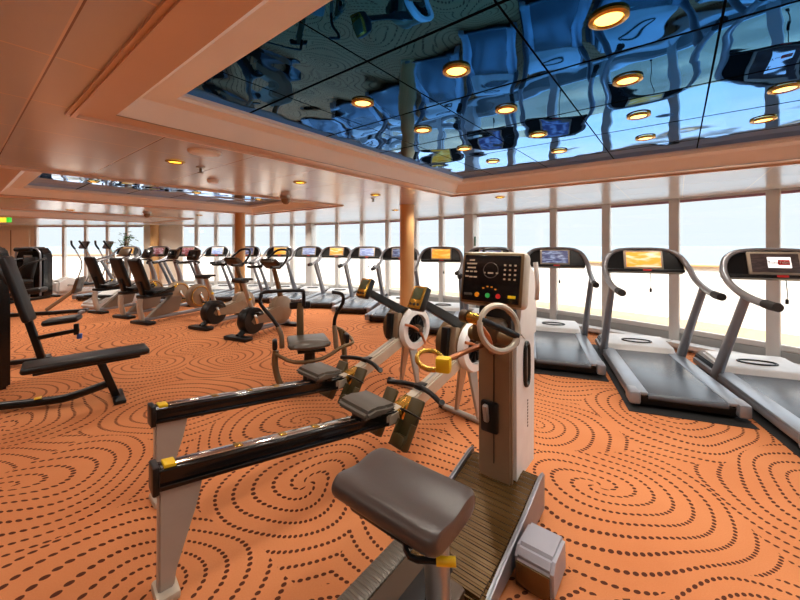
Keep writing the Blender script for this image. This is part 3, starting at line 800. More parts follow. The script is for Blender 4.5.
# ------------------------------------------------------------------ arm ergometer in the foreground
def arm_ergometer():
    o = Vector((0.52, 1.93, 0)); t = thing('arm_ergometer', 'grey upper-body cycling machine in the foreground with console, ring grips and padded seat', 'exercise machine', o, math.degrees(-RZ))
    # local: +y away from the user, +x right
    mb = MB(); mb.box((-0.02, -0.62, 0.055), (0.3, 1.55, 0.09), 0.02); mb.build('base_beam', 'brown_plastic', t)
    MB().box((-0.19, -0.8, 0.085), (0.1, 1.1, 0.05), 0.015).build('side_step', 'ribbed_grey', t)
    MB().box((0.13, -0.98, 0.1), (0.13, 0.5, 0.1), 0.03).build('beam_cover', 'upright_grey', t)
    MB().box((0, -0.9, 0.105), (0.1, 0.7, 0.012), 0.003).build('seat_track', 'black', t)
    # ramped ribbed foot plate, open towards the user
    mb = MB(); mb.prism([(-0.60, 0.10), (-0.42, 0.105), (-0.15, 0.15), (0.1, 0.205), (0.14, 0.2), (0.14, 0.03), (-0.60, 0.03)], 0.40, None, 0.014)
    fp = mb.build('foot_plate', 'ribbed_bronze', t)
    for s in (-1, 1):
        mb = MB(); mb.prism([(-0.62, 0.08), (-0.42, 0.122), (-0.15, 0.168), (0.1, 0.225), (0.15, 0.22), (0.15, 0.02), (-0.62, 0.02)], 0.02, Matrix.Translation((s * 0.207, 0, 0)), 0.007)
        mb.build('plate_edge', 'upright_grey', fp)
    for s in (-1, 1):
        mb = MB(); mb.prism([(-0.34, 0.0), (-0.35, 0.12), (-0.31, 0.16), (-0.14, 0.15), (-0.13, 0.0)], 0.16, Matrix.Translation((s * 0.31, 0, 0)), 0.014)
        f = mb.build('stabiliser_foot', 'foot_grey', t)
        MB().box((s * 0.31, -0.352, 0.062), (0.14, 0.012, 0.105), 0.004, RX(3)).build('foot_tread', 'ribbed_bronze', f)
    # column: brown front, silver sides
    mb = MB(); mb.prism([(0.0, 0.15), (-0.005, 0.8), (0.0, 0.98), (0.34, 0.98), (0.35, 0.8), (0.34, 0.15)], 0.215, None, 0.03)
    mb.build('column', 'light_grey', t)
    mb = MB(); mb.prism([(-0.012, 0.16), (-0.017, 0.8), (-0.012, 0.95), (0.02, 0.95), (0.02, 0.16)], 0.19, None, 0.01)
    fc = mb.build('front_panel', 'tan_frame', t)
    MB().box((0, -0.02, 0.57), (0.004, 0.004, 0.6), 0).build('panel_seam', 'black', fc)
    # upper housing: rounded side shells behind the cranks
    mb = MB(); mb.prism([(0.13, 0.9), (0.02, 0.97), (0.06, 1.14), (0.09, 1.36), (0.2, 1.40), (0.33, 1.3), (0.38, 1.05), (0.36, 0.9)], 0.225, None, 0.03)
    mb.build('head_housing', 'light_grey', t)
    for s in (-1, 1):
        mb = MB(); mb.tube([(s * 0.113, 0.17, 0.66), (s * 0.113, 0.14, 0.7), (s * 0.113, 0.14, 0.86), (s * 0.113, 0.17, 0.9), (s * 0.113, 0.2, 0.86), (s * 0.113, 0.2, 0.7)], 0.012, 8, True)
        hs = mb.build('grip_rim', 'black', t)
        MB().box((s * 0.109, 0.17, 0.78), (0.008, 0.05, 0.2), 0.003).build('grip_pocket', 'silver', hs)
    mk = MB()
    for k in range(9): mk.box((0.1085, 0.2, 0.42 + 0.018 * k), (0.002, 0.012, 0.010))
    mk.build('side_lettering', 'grey_mark', t)
    # lock lever on the front panel
    mb = MB().box((-0.02, -0.03, 0.52), (0.1, 0.03, 0.17), 0.014); kn = mb.build('lever_plate', 'black', t)
    mb = MB().box((-0.03, -0.055, 0.545), (0.03, 0.03, 0.1), 0.01, RX(14)); mb.build('lever', 'silver', kn)
    # dark crank bay and cranks with ring grips
    MB().box((0, 0.03, 1.02), (0.2, 0.1, 0.2), 0.03).build('crank_bay', 'black', t)
    MB().cyl((-0.1, -0.1, 0.98), (0.16, -0.1, 0.98), 0.04, bev=0.01).build('crank_axle', 'bronze', t)
    MB().box((0, -0.05, 1.0), (0.15, 0.2, 0.12), 0.03).build('crank_support', 'brown_plastic', t)
    ax = Vector((0.82, -0.50, 0.26)).normalized()
    cR = Vector((0.165, -0.345, 1.085)); cL = Vector((-0.225, -0.30, 0.855))
    side = ax.cross(Vector((0, 0, 1))).normalized(); up = side.cross(ax).normalized()
    dgl = (side * -0.88 + up * -0.42).normalized()
    pv = cR - dgl * 0.09 - Vector((0.06, -0.025, 0))
    cr = MB().tube([pv, pv + Vector((0.03, 0.09, -0.09)), (-0.005, -0.04, 0.875)], 0.018, 10, False, 3, 0.6).build('crank_arm', 'copper', t)
    rg = MB().ring(cR, 0.098, 0.0135, ax, 36).build('ring_grip', 'warm_silver', cr)
    MB().cyl(cR - dgl * 0.098, cR + dgl * 0.098, 0.016, seg=14).build('grip_bar', 'black', rg)
    MB().cyl(cR - dgl * 0.085, cR - dgl * 0.09 - Vector((0.075, -0.03, 0)), 0.026, seg=14, bev=0.004).build('grip_pivot', 'gold', rg)
    MB().cyl(cR - dgl * 0.09 - Vector((0.075, -0.03, 0)), cR - dgl * 0.09 - Vector((0.12, -0.045, 0)), 0.03, seg=16, bev=0.005).build('pivot_cap', 'brown_plastic', cr)
    cl = MB().tube([(-0.06, -0.02, 0.9), (-0.11, -0.14, 0.88), (-0.15, -0.25, 0.86)], 0.02, 10, False, 3, 0.6).build('crank_arm', 'copper', t)
    ax2 = Vector((0.35, -0.25, 0.9)).normalized()
    rl = MB().ring(cL, 0.07, 0.013, ax2, 32).build('ring_grip', 'gold', cl)
    MB().box(cL + Vector((0.09, -0.02, 0.0)), (0.075, 0.06, 0.075), 0.012, RZm(20)).build('grip_end', 'yellow', rl)
    # console
    fm = Matrix.Translation((-0.024, 0.0, 1.265)) @ RX(-10)
    mb = MB().box(fm @ Vector((0, 0.045, 0)), (0.372, 0.09, 0.305), 0.03, RX(-10), 3); cs = mb.build('console', 'warm_silver', t)
    mb = MB().box(fm @ Vector((0, -0.002, 0)), (0.352, 0.012, 0.283), 0.005, RX(-10)); fr = mb.build('console_face', 'warm_silver', cs)
    fr.data.materials[0] = M['bronze']
    MB().box(fm @ Vector((0, -0.01, 0.0)), (0.324, 0.008, 0.256), 0.003, RX(-10)).build('display', 'black_gloss', cs)
    MB().tube([(0.19, 0.1, 1.16), (0.205, 0.06, 1.25), (0.195, 0.06, 1.36)], 0.012, 8).build('side_strip', 'light_grey', cs)
    def dot(x, z, r, mat, nm): MB().cyl(fm @ Vector((x, -0.012, z)), fm @ Vector((x, -0.018, z)), r, seg=16).build(nm, mat, cs)
    for x, mat in ((-0.07, 'orange_dot'), (-0.008, 'green_dot'), (0.052, 'red')): dot(x, -0.093, 0.0135, mat, 'button')
    MB().box(fm @ Vector((0.125, -0.0145, -0.092)), (0.042, 0.004, 0.015), 0.001, RX(-10)).build('badge', 'yellow', cs)
    MB().box(fm @ Vector((-0.125, -0.0145, -0.093)), (0.05, 0.003, 0.012), 0.001, RX(-10)).build('badge', 'grey_mark', cs)
    kp = MB()
    for i in range(3):
        for j in range(4): kp.box(fm @ Vector((0.08 + 0.028 * i, -0.0145, 0.075 - 0.025 * j)), (0.011, 0.003, 0.009), 0, RX(-10))
    kp.build('keypad', 'label_print', cs)
    lb = MB()
    for x, z, w in ((-0.115, 0.098, 0.03), (-0.115, 0.078, 0.062), (-0.115, 0.055, 0.05), (-0.14, 0.034, 0.017), (-0.115, 0.034, 0.017), (-0.09, 0.034, 0.017), (-0.14, 0.006, 0.02), (-0.115, 0.004, 0.02), (-0.09, 0.004, 0.02),
                    (0.0, 0.03, 0.03), (-0.033, 0.03, 0.007), (0.037, 0.03, 0.012)):
        lb.box(fm @ Vector((x, -0.0145, z)), (w, 0.003, 0.008), 0, RX(-10))
    lb.build('printed_labels', 'label_print', cs)
    MB().ring(fm @ Vector((0, -0.0145, 0.045)), 0.042, 0.0018, fm.to_3x3() @ Vector((0, 1, 0)), 28, 6).build('dial_ring', 'grey_mark', cs)
    mm = MB()
    for x, z in ((-0.035, -0.055), (-0.012, -0.045), (0.012, -0.047), (0.034, -0.058)): mm.box(fm @ Vector((x, -0.0145, z)), (0.01, 0.003, 0.007), 0, RX(-10))
    mm.build('arrow_marks', 'orange_dot', cs)
    MB().tube([(-0.1, 0.07, 1.405), (-0.09, 0.07, 1.425), (0.03, 0.07, 1.425), (0.04, 0.07, 1.405)], 0.008, 8).build('top_handle', 'black', cs)
    # padded seat on its silver post
    mb = MB()
    e = [(-0.222, 0.72), (-0.22, 0.86), (-0.212, 0.94), (-0.2, 0.985), (-0.18, 1.0), (0, 1.0), (0.18, 1.0), (0.2, 0.985), (0.212, 0.94), (0.22, 0.86), (0.222, 0.72)]
    mb.loft([(-0.985, 0.545), (-0.997, 0.57), (-0.985, 0.597), (-0.95, 0.609), (-0.86, 0.595), (-0.77, 0.606), (-0.71, 0.599), (-0.695, 0.572), (-0.705, 0.54), (-0.76, 0.523), (-0.86, 0.52), (-0.95, 0.525)], e, (0.012, 0.0, 0.0), 4)
    st = mb.build('seat', 'leather', t)
    MB().box((-0.03, -0.84, 0.495), (0.3, 0.18, 0.06), 0.02).build('seat_pan', 'black', st)
    mb = MB().cyl((0.065, -0.69, 0.10), (0.065, -0.71, 0.52), 0.048, seg=20); mb.box((0.03, -0.78, 0.468), (0.1, 0.22, 0.04), 0.01)
    mb.build('seat_post', 'silver', t)
    lv = MB().tube([(0.06, -0.9, 0.49), (0.12, -0.945, 0.47), (0.20, -0.905, 0.472)], 0.0095, 8).build('seat_lever', 'black', t)
    MB().tube([(0.195, -0.908, 0.472), (0.245, -0.875, 0.474)], 0.014, 10, False, 1).build('lever_tip', 'yellow', lv)
    return t
arm_ergometer()
# ------------------------------------------------------------------ recumbent bikes
def recumbent(label):
    t = thing('recumbent_bike', label, 'exercise bike', (0, 0, 0), 0, 'recumbent bikes')
    MB().box((0, 0.0, 0.03), (0.5, 0.16, 0.06), 0.02).build('rear_foot', 'black', t)
    MB().box((0, 1.42, 0.03), (0.46, 0.13, 0.06), 0.02).build('front_foot', 'black', t)
    mb = MB().tube([(0, 0.02, 0.05), (0, -0.02, 0.12), (0, -0.06, 0.3), (0, -0.05, 0.46)], 0.045, 12); mb.build('rear_strut', 'strut_silver', t)
    MB().box((0, 0.7, 0.075), (0.1, 1.4, 0.06), 0.02).build('floor_beam', 'upright_grey', t)
    MB().prism([(0.06, 0.1), (0.5, 0.46), (0.74, 0.42), (0.66, 0.14), (0.2, 0.08)], 0.11, None, 0.015).build('side_panel', 'panel_taupe', t)
    mb = MB().box((0, 0.22, 0.5), (0.24, 0.55, 0.06), 0.02); mb.build('seat_rail', 'black', t)
    st = MB().box((0, 0.27, 0.575), (0.4, 0.42, 0.085), 0.035, RX(4), 3).build('seat', 'dark_leather', t)
    MB().box((0, -0.06, 0.91), (0.32, 0.085, 0.62), 0.04, RX(19), 3).build('backrest', 'dark_leather', t)
    MB().box((0, -0.03, 0.64), (0.1, 0.05, 0.3), 0.01, RX(12)).build('back_bracket', 'black', t)
    for s in (-1, 1):
        h = MB().tube([(s * 0.2, 0.15, 0.54), (s * 0.27, 0.25, 0.6), (s * 0.28, 0.42, 0.66)], 0.016, 8).build('seat_grip', 'black', t)
        MB().tube([(s * 0.279, 0.40, 0.652), (s * 0.28, 0.43, 0.664)], 0.02, 8, False, 1).build('yellow_ring', 'yellow', h)
    mb = MB().lathe([(0.0001, -0.075), (0.2, -0.075), (0.25, -0.05), (0.25, 0.05), (0.2, 0.075), (0.0001, 0.075)], (0, 1.12, 0.37), (1, 0, 0), 32)
    sh = mb.build('crank_housing', 'tan_frame', t)
    for s in (-1, 1):
        cr = MB().box((s * 0.1, 1.14, 0.33), (0.022, 0.05, 0.2), 0.01, RX(s * 25)).build('crank', 'chrome', sh)
        MB().box((s * 0.16, 1.16, 0.33 - s * 0.09), (0.1, 0.09, 0.03), 0.01).build('pedal', 'black', cr)
    MB().ring((0.078, 1.12, 0.37), 0.2, 0.012, (1, 0, 0), 32).build('housing_ring', 'gold', sh)
    mb = MB().tube([(0, 1.2, 0.55), (0, 1.15, 0.8), (0, 1.06, 1.05), (0, 1.04, 1.14)], [0.06, 0.05, 0.04, 0.035], 12); mb.build('console_post', 'upright_grey', t)
    c = MB().box((0, 1.02, 1.24), (0.33, 0.06, 0.24), 0.03, RX(-20)).build('console', 'brown_plastic', t)
    MB().box((0, 0.984, 1.245), (0.26, 0.01, 0.17), 0.004, RX(-20)).build('display', 'black_gloss', c)
    MB().tube([(-0.26, 0.85, 1.06), (-0.22, 0.98, 1.09), (0, 1.04, 1.1), (0.22, 0.98, 1.09), (0.26, 0.85, 1.06)], 0.017, 8).build('handlebar', 'black', t)
    return t
rb = recumbent('recumbent bike with black backrest, nearest of the recumbents beside the upright bikes')
rb.location = (-4.72, 6.5, 0); rb.rotation_euler = (0, 0, -math.radians(22))
dup(rb, (-5.48, 7.03, 0), 22, 'recumbent bike with black backrest, middle one of the recumbents')
dup(rb, (-6.43, 7.54, 0), 22, 'recumbent bike with black backrest, farthest left of the recumbents')

# ------------------------------------------------------------------ upright bikes
def upright_bike(label):
    t = thing('upright_bike', label, 'exercise bike', (0, 0, 0), 0, 'upright exercise bikes')
    MB().box((0, 0.0, 0.03), (0.46, 0.16, 0.06), 0.02).build('rear_foot', 'black', t)
    MB().box((0, 1.1, 0.03), (0.42, 0.13, 0.06), 0.02).build('front_foot', 'black', t)
    MB().tube([(0, 0.0, 0.05), (0, 0.12, 0.12), (0, 0.3, 0.2)], 0.045, 10).build('rear_strut', 'black', t)
    MB().box((0, 0.62, 0.09), (0.1, 0.95, 0.06), 0.02).build('floor_beam', 'upright_grey', t)
    C = (0, 0.25, 0.255)
    d = MB().lathe([(0.13, -0.085), (0.2, -0.085), (0.21, -0.07), (0.21, 0.07), (0.2, 0.085), (0.13, 0.085)], C, (1, 0, 0), 36).build('rear_wheel_guard', 'black', t)
    MB().lathe([(0.0001, -0.07), (0.14, -0.07), (0.14, 0.07), (0.0001, 0.07)], C, (1, 0, 0), 28).build('crank_disc', 'tan_frame', d)
    for s in (-1, 1):
        cr = MB().box((s * 0.105, 0.25, 0.255 + s * 0.03), (0.024, 0.055, 0.17), 0.01, RX(s * 20)).build('crank', 'chrome', d)
        MB().box((s * 0.15, 0.26, 0.255 + s * 0.12), (0.09, 0.09, 0.03), 0.01).build('pedal', 'black', cr)
    MB().prism([(0.22, 0.18), (0.15, 0.255), (0.22, 0.33), (0.45, 0.345), (0.8, 0.42), (0.9, 0.3), (0.85, 0.15)], 0.182, None, 0.02).build('frame_arm', 'tan_frame', t)
    MB().lathe([(0.0001, -0.07), (0.21, -0.07), (0.24, -0.05), (0.24, 0.05), (0.21, 0.07), (0.0001, 0.07)], (0, 0.9, 0.32), (1, 0, 0), 36).build('front_disc', 'tan_frame', t)
    MB().cyl((0, 0.3, 0.34), (0, 0.1, 0.86), 0.036, seg=14).build('seat_post', 'strut_silver', t)
    mb = MB().box((0, 0.04, 0.905), (0.23, 0.16, 0.07), 0.03, None, 3); mb.tube([(0, 0.08, 0.905), (0, 0.2, 0.91), (0, 0.27, 0.905)], [0.05, 0.035, 0.025], 10, False, 3, 0.7)
    mb.build('saddle', 'dark_leather', t)
    MB().tube([(0, 0.92, 0.45), (0, 0.88, 0.65), (0, 0.78, 0.95), (0, 0.74, 1.06)], [0.06, 0.05, 0.042, 0.04], 12, False, 3, 0.8).build('console_post', 'bronze', t)
    c = MB().box((0, 0.68, 1.13), (0.34, 0.22, 0.09), 0.03, RX(-38)).build('console', 'brown_plastic', t)
    MB().box((0, 0.645, 1.165), (0.24, 0.14, 0.02), 0.004, RX(-38 + 90 - 90)).build('display', 'black_gloss', c)
    p = [(-0.2, 0.62, 1.06), (-0.23, 0.72, 1.12), (-0.19, 0.88, 1.27), (-0.1, 0.95, 1.36), (0.1, 0.95, 1.36), (0.19, 0.88, 1.27), (0.23, 0.72, 1.12), (0.2, 0.62, 1.06)]
    MB().tube(p, 0.021, 10).build('handlebar', 'black', t)
    for s in (-1, 1):
        MB().tube([(s * 0.2, 0.68, 1.08), (s * 0.25, 0.5, 1.08), (s * 0.25, 0.42, 1.09)], 0.024, 10).build('grip', 'black', t)
    MB().box((0.06, 0.18, 0.6), (0.02, 0.05, 0.04), 0.01).build('adjust_knob', 'yellow', t)
    return t
ub = upright_bike('upright exercise bike with looped handlebar nearest the ab crunch chair')
ub.location = (-2.47, 5.4, 0); ub.rotation_euler = (0, 0, -math.radians(24))
dup(ub, (-3.42, 6.08, 0), 24, 'upright exercise bike with looped handlebar beside the recumbent bikes')

# ------------------------------------------------------------------ ab crunch chair with black side handles
def ab_chair():
    t = thing('ab_crunch_chair', 'seated abdominal machine with grey pad and curved black side handles behind the rowers', 'exercise machine', (-0.92, 3.62, 0), -20)
    st = MB().box((-0.02, 0.0, 0.47), (0.4, 0.46, 0.06), 0.028, RX(-3), 3)
    st.ell((-0.02, -0.16, 0.475), (0.42, 0.22, 0.09)); st.build('seat', 'seat_grey', t)
    MB().box((0, 0.02, 0.415), (0.27, 0.4, 0.04), 0.015).build('seat_base', 'black', t)
    MB().box((-0.08, 0.24, 0.62), (0.07, 0.06, 0.42), 0.012, RX(-4)).build('back_post', 'bronze', t)
    MB().box((-0.08, 0.25, 0.80), (0.22, 0.05, 0.08), 0.02).build('back_bracket', 'black', t)
    mb = MB().tube([(-0.27, 0.1, 0.44), (-0.28, 0.08, 0.56), (-0.36, 0.1, 0.7), (-0.47, 0.12, 0.85), (-0.47, 0.13, 0.93), (-0.43, 0.14, 0.97), (-0.09, 0.16, 0.97), (-0.05, 0.16, 0.93), (-0.05, 0.17, 0.80)], 0.019, 10)
    a = mb.build('handle_loop', 'black', t)
    MB().tube([(-0.27, 0.1, 0.40), (-0.275, 0.085, 0.52), (-0.31, 0.085, 0.62)], 0.026, 10).build('handle_socket', 'tan_frame', a)
    mb = MB().tube([(0.26, -0.05, 0.44), (0.24, -0.04, 0.62), (0.26, -0.06, 0.74), (0.32, -0.1, 0.86), (0.3, -0.14, 0.95), (0.2, -0.16, 0.98)], 0.019, 10)
    b = mb.build('handle_arm', 'black', t)
    MB().tube([(0.26, -0.05, 0.38), (0.25, -0.045, 0.5), (0.242, -0.04, 0.62)], 0.026, 10).build('handle_socket', 'tan_frame', b)
    MB().tube([(-0.33, -0.04, 0.38), (-0.16, -0.2, 0.33), (0.1, -0.2, 0.34), (0.3, -0.1, 0.4), (0.44, -0.02, 0.42), (0.38, 0.1, 0.5), (0.3, 0.14, 0.55)], 0.018, 10).build('front_tube', 'bronze', t)
    MB().tube([(-0.33, -0.02, 0.41), (-0.34, -0.03, 0.3), (-0.31, -0.06, 0.14), (-0.24, -0.1, 0.025), (-0.15, -0.14, 0.022)], 0.03, 12).build('leg', 'bronze', t)
    MB().tube([(0.33, 0.12, 0.54), (0.36, 0.1, 0.4), (0.37, 0.04, 0.2), (0.38, 0.0, 0.025)], 0.028, 12).build('leg', 'bronze', t)
    MB().cyl((0, 0.05, 0.40), (0, 0.05, 0.03), 0.05, 0.07).build('pedestal', 'black', t)
    MB().box((0.02, 0.06, 0.02), (0.72, 0.1, 0.04), 0.012).build('base_bar', 'upright_grey', t)
    for s in (-1, 1):
        MB().box((s * 0.36 + 0.02, 0.02, 0.46), (0.05, 0.12, 0.1), 0.02).build('pivot', 'black', t)
    MB().box((0.02, -0.26, 0.1), (0.5, 0.06, 0.05), 0.02).build('foot_bar', 'black', t)
    MB().box((0.02, -0.1, 0.09), (0.06, 0.36, 0.05), 0.01).build('foot_link', 'upright_grey', t)
    return t
ab_chair()

# ------------------------------------------------------------------ benches at the left
def flat_bench():
    t = thing('flat_bench', 'long black padded bench on a slanted leg at the left', 'bench', (-2.81, 3.21, 0), 46.5)
    p = MB().box((0, 0.0, 0.43), (0.28, 0.86, 0.06), 0.025, None, 3).build('bench_pad', 'dark_leather', t)
    MB().box((0, 0.0, 0.39), (0.2, 0.72, 0.03), 0.006).build('pad_board', 'black', t)
    MB().box((0, 0.13, 0.2), (0.055, 0.06, 0.41), 0.01, RX(18)).build('leg', 'black', t)
    MB().box((0, 0.2, 0.018), (0.36, 0.09, 0.036), 0.01, RZm(0)).build('leg_foot', 'black', t)
    MB().tube([(0, 0.12, 0.16), (-0.12, -0.1, 0.08), (-0.22, -0.28, 0.05), (-0.5, -0.85, 0.05)], 0.035, 10).build('floor_rail', 'black', t)
    MB().box((-0.24, -0.34, 0.088), (0.05, 0.05, 0.008), 0.002).build('yellow_tag', 'yellow', t)
    return t
flat_bench()
def incline_bench():
    t = thing('incline_bench', 'upright bench with leaning black back pad and small seat pad at the left edge', 'bench', (-4.46, 4.3, 0), 60)
    MB().box((0, -0.13, 0.92), (0.27, 0.07, 0.82), 0.03, RX(15), 3).build('back_pad', 'dark_leather', t)
    MB().box((0, 0.27, 0.51), (0.27, 0.34, 0.07), 0.03, RX(5), 3).build('seat_pad', 'dark_leather', t)
    MB().box((0, 0.02, 0.3), (0.06, 0.07, 0.56), 0.01, RX(14)).build('back_post', 'black', t)
    MB().box((0, 0.22, 0.34), (0.05, 0.42, 0.05), 0.01, RX(8)).build('seat_arm', 'black', t)
    MB().box((0, 0.40, 0.38), (0.05, 0.05, 0.14), 0.01).build('seat_post', 'black', t)
    MB().cyl((0, 0.43, 0.26), (0, 0.43, 0.32), 0.028, seg=14).build('adjust_pin', 'blue', t)
    MB().box((0, 0.06, 0.03), (0.5, 0.09, 0.05), 0.012).build('floor_foot', 'black', t)
    MB().box((0, -0.08, 0.05), (0.07, 0.5, 0.05), 0.01).build('floor_beam', 'black', t)
    return t
incline_bench()
def stack_tower():
    t = thing('weight_stack_tower', 'tall rounded black machine tower cut off by the left edge', 'exercise machine', (-4.14, 3.45, 0), 20)
    pts = [(-0.2, 0.0), (-0.2, 0.95), (-0.17, 1.07), (-0.1, 1.14), (0.0, 1.16), (0.1, 1.14), (0.17, 1.07), (0.2, 0.95), (0.2, 0.0)]
    MB().prism(pts, 0.3, None, 0.03).build('shroud', 'black_gloss', t)
    MB().tube([(0.165, -0.19, 0.06), (0.165, -0.19, 0.95), (0.165, -0.13, 1.08), (0.165, 0, 1.15)], 0.02, 8).build('edge_tube', 'upright_grey', t)
    mb = MB()
    for k in range(8): mb.box((0, -0.205, 0.25 + 0.05 * k), (0.2, 0.02, 0.042), 0.004)
    mb.build('weight_plates', 'upright_grey', t)
    return t
stack_tower()

# ------------------------------------------------------------------ strength machines and ellipticals far left
def strength_machine(label, loc, head):
    t = thing('strength_machine', label, 'exercise machine', loc, head, 'strength machines at the far left')
    pts = [(-0.36, 0.05), (-0.36, 1.15), (-0.3, 1.32), (-0.18, 1.4), (0.18, 1.4), (0.3, 1.32), (0.36, 1.15), (0.36, 0.05)]
    MB().prism(pts, 0.34, RZm(90), 0.05).build('tower_shroud', 'black_gloss', t)
    ot = [(y, -0.19, z) for y, z in pts]
    MB().tube([(-0.33, -0.18, 0.1), (-0.33, -0.18, 1.12), (-0.27, -0.18, 1.3), (-0.16, -0.18, 1.37), (0.16, -0.18, 1.37), (0.27, -0.18, 1.3), (0.33, -0.18, 1.12), (0.33, -0.18, 0.1)], 0.022, 8).build('tower_tube', 'upright_grey', t)
    mb = MB()
    for k in range(10): mb.box((0, -0.185, 0.3 + 0.055 * k), (0.3, 0.03, 0.045), 0.004)
    mb.build('weight_plates', 'rubber', t)
    MB().box((0, -0.18, 1.1), (0.22, 0.03, 0.16), 0.01).build('instruction_plate', 'silver', t)
    MB().box((0.3, -0.55, 0.04), (0.08, 1.3, 0.07), 0.015).build('floor_beam', 'black', t)
    MB().box((-0.3, -0.4, 0.04), (0.08, 0.9, 0.07), 0.015).build('floor_beam', 'black', t)
    MB().box((0.3, -0.75, 0.28), (0.07, 0.08, 0.45), 0.01).build('seat_post', 'black', t)
    MB().box((0.3, -0.72, 0.53), (0.38, 0.42, 0.09), 0.035, None, 3).build('seat', 'dark_leather', t)
    MB().box((0.3, -0.44, 0.86), (0.32, 0.09, 0.56), 0.035, RX(-14), 3).build('backrest', 'dark_leather', t)
    MB().tube([(0.02, -0.3, 1.1), (-0.08, -0.55, 1.05), (-0.05, -0.85, 0.95), (0.05, -0.95, 0.8)], 0.026, 8).build('press_arm', 'black', t)
    MB().tube([(0.58, -0.3, 1.1), (0.66, -0.55, 1.05), (0.63, -0.85, 0.95), (0.55, -0.95, 0.8)], 0.026, 8).build('press_arm', 'black', t)
    MB().box((0.3, -1.2, 0.35), (0.4, 0.06, 0.24), 0.02, RX(-20)).build('foot_plate', 'brown_plastic', t)
    MB().cyl((-0.22, -0.3, 1.33), (0.22, -0.3, 1.33), 0.055, bev=0.02).build('top_roller', 'dark_leather', t)
    return t
strength_machine('black strength machine with tall rounded tower, right one of the far pair', (-9.9, 9.6, 0), 0)
strength_machine('black strength machine at the left edge, behind the benches', (-11.2, 9.7, 0), 0)
def leg_machine(label, loc, head):
    t = thing('leg_press_machine', label, 'exercise machine', loc, head)
    MB().box((0, 0, 0.04), (0.08, 1.3, 0.07), 0.015).build('floor_beam', 'black', t)
    MB().box((0, -0.6, 0.03), (0.5, 0.08, 0.06), 0.015).build('floor_foot', 'upright_grey', t)
    MB().box((0, 0.6, 0.03), (0.5, 0.08, 0.06), 0.015).build('floor_foot', 'upright_grey', t)
    MB().box((0, -0.3, 0.26), (0.08, 0.1, 0.42), 0.01).build('seat_post', 'black', t)
    MB().box((0, -0.25, 0.5), (0.42, 0.46, 0.1), 0.035, RX(8), 3).build('seat', 'dark_leather', t)
    MB().box((0, -0.58, 0.82), (0.4, 0.1, 0.62), 0.04, RX(28), 3).build('backrest', 'dark_leather', t)
    MB().tube([(0, 0.0, 0.1), (0, 0.3, 0.35), (0, 0.5, 0.55)], 0.035, 8).build('press_arm', 'tan_frame', t)
    MB().box((0, 0.52, 0.6), (0.5, 0.06, 0.34), 0.02, RX(-15)).build('foot_plate', 'brown_plastic', t)
    return t
leg_machine('low black leg machine with reclined seat in front of the far towers', (-7.35, 7.35, 0), 62)
def elliptical(label):
    t = thing('elliptical_trainer', label, 'elliptical trainer', (0, 0, 0), 0, 'elliptical trainers')
    MB().box((0, 0.1, 0.05), (0.12, 1.7, 0.08), 0.02).build('floor_beam', 'light_grey', t)
    MB().box((0, -0.75, 0.03), (0.55, 0.1, 0.06), 0.02).build('rear_foot', 'black', t)
    MB().box((0, 0.95, 0.03), (0.6, 0.1, 0.06), 0.02).build('front_foot', 'black', t)
    MB().prism([(-0.72, 0.1), (-0.7, 0.42), (-0.5, 0.55), (-0.2, 0.45), (-0.1, 0.1)], 0.26, None, 0.05).build('flywheel_cover', 'light_grey', t)
    MB().tube([(0, 0.85, 0.06), (0, 0.8, 0.6), (0, 0.72, 1.2), (0, 0.68, 1.38)], [0.06, 0.05, 0.045, 0.04], 12).build('mast', 'silver', t)
    c = MB().box((0, 0.64, 1.45), (0.36, 0.07, 0.26), 0.03, RX(-25)).build('console', 'brown_plastic', t)
    MB().box((0, 0.602, 1.455), (0.28, 0.012, 0.18), 0.004, RX(-25)).build('display', 'screen_dark', c)
    for s in (-1, 1):
        a = MB().tube([(s * 0.24, 0.55, 0.25), (s * 0.26, 0.72, 0.8), (s * 0.28, 0.6, 1.2), (s * 0.26, 0.45, 1.45), (s * 0.2, 0.4, 1.58)], 0.022, 10).build('swing_arm', 'chrome', t)
        MB().tube([(s * 0.272, 0.54, 1.32), (s * 0.26, 0.45, 1.45), (s * 0.2, 0.4, 1.58)], 0.028, 10).build('grip', 'black', a)
        MB().tube([(s * 0.2, 0.55, 0.26), (s * 0.2, 0.0, 0.24), (s * 0.2, -0.5, 0.3)], 0.03, 8).build('pedal_bar', 'silver', t)
        MB().box((s * 0.2, 0.0, 0.3), (0.16, 0.38, 0.05), 0.02).build('pedal', 'black', t)
    return t
el = elliptical('elliptical trainer with brown console, leftmost of the ellipticals by the far windows')
el.location = (-10.3, 10.7, 0); el.rotation_euler = (0, 0, -math.radians(20))
dup(el, (-9.5, 10.65, 0), 20, 'elliptical trainer with chrome arms, rightmost and nearest the plant')
def stepper(label, loc, head):
    t = thing('stair_climber', label, 'stepper', loc, head)
    MB().prism([(-0.5, 0.0), (-0.5, 0.12), (0.1, 0.4), (0.45, 0.4), (0.5, 0.0)], 0.5, None, 0.04).build('step_base', 'light_grey', t)
    MB().tube([(0, 0.35, 0.35), (0, 0.4, 0.8), (0, 0.38, 1.15)], 0.05, 10).build('mast', 'silver', t)
    MB().tube([(-0.3, -0.3, 1.02), (-0.32, 0.0, 1.12), (-0.25, 0.35, 1.2), (0.25, 0.35, 1.2), (0.32, 0.0, 1.12), (0.3, -0.3, 1.02)], 0.024, 10).build('handrail', 'chrome', t)
    MB().box((0, 0.36, 1.28), (0.34, 0.07, 0.2), 0.03, RX(-25)).build('console', 'brown_plastic', t)
    for s in (-1, 1): MB().box((s * 0.13, -0.25, 0.26), (0.18, 0.4, 0.06), 0.02, RX(-6)).build('pedal', 'black', t)
    return t
stepper('small grey stepper with curved chrome rail behind the recumbent bikes', (-6.95, 8.5, 0), 14)

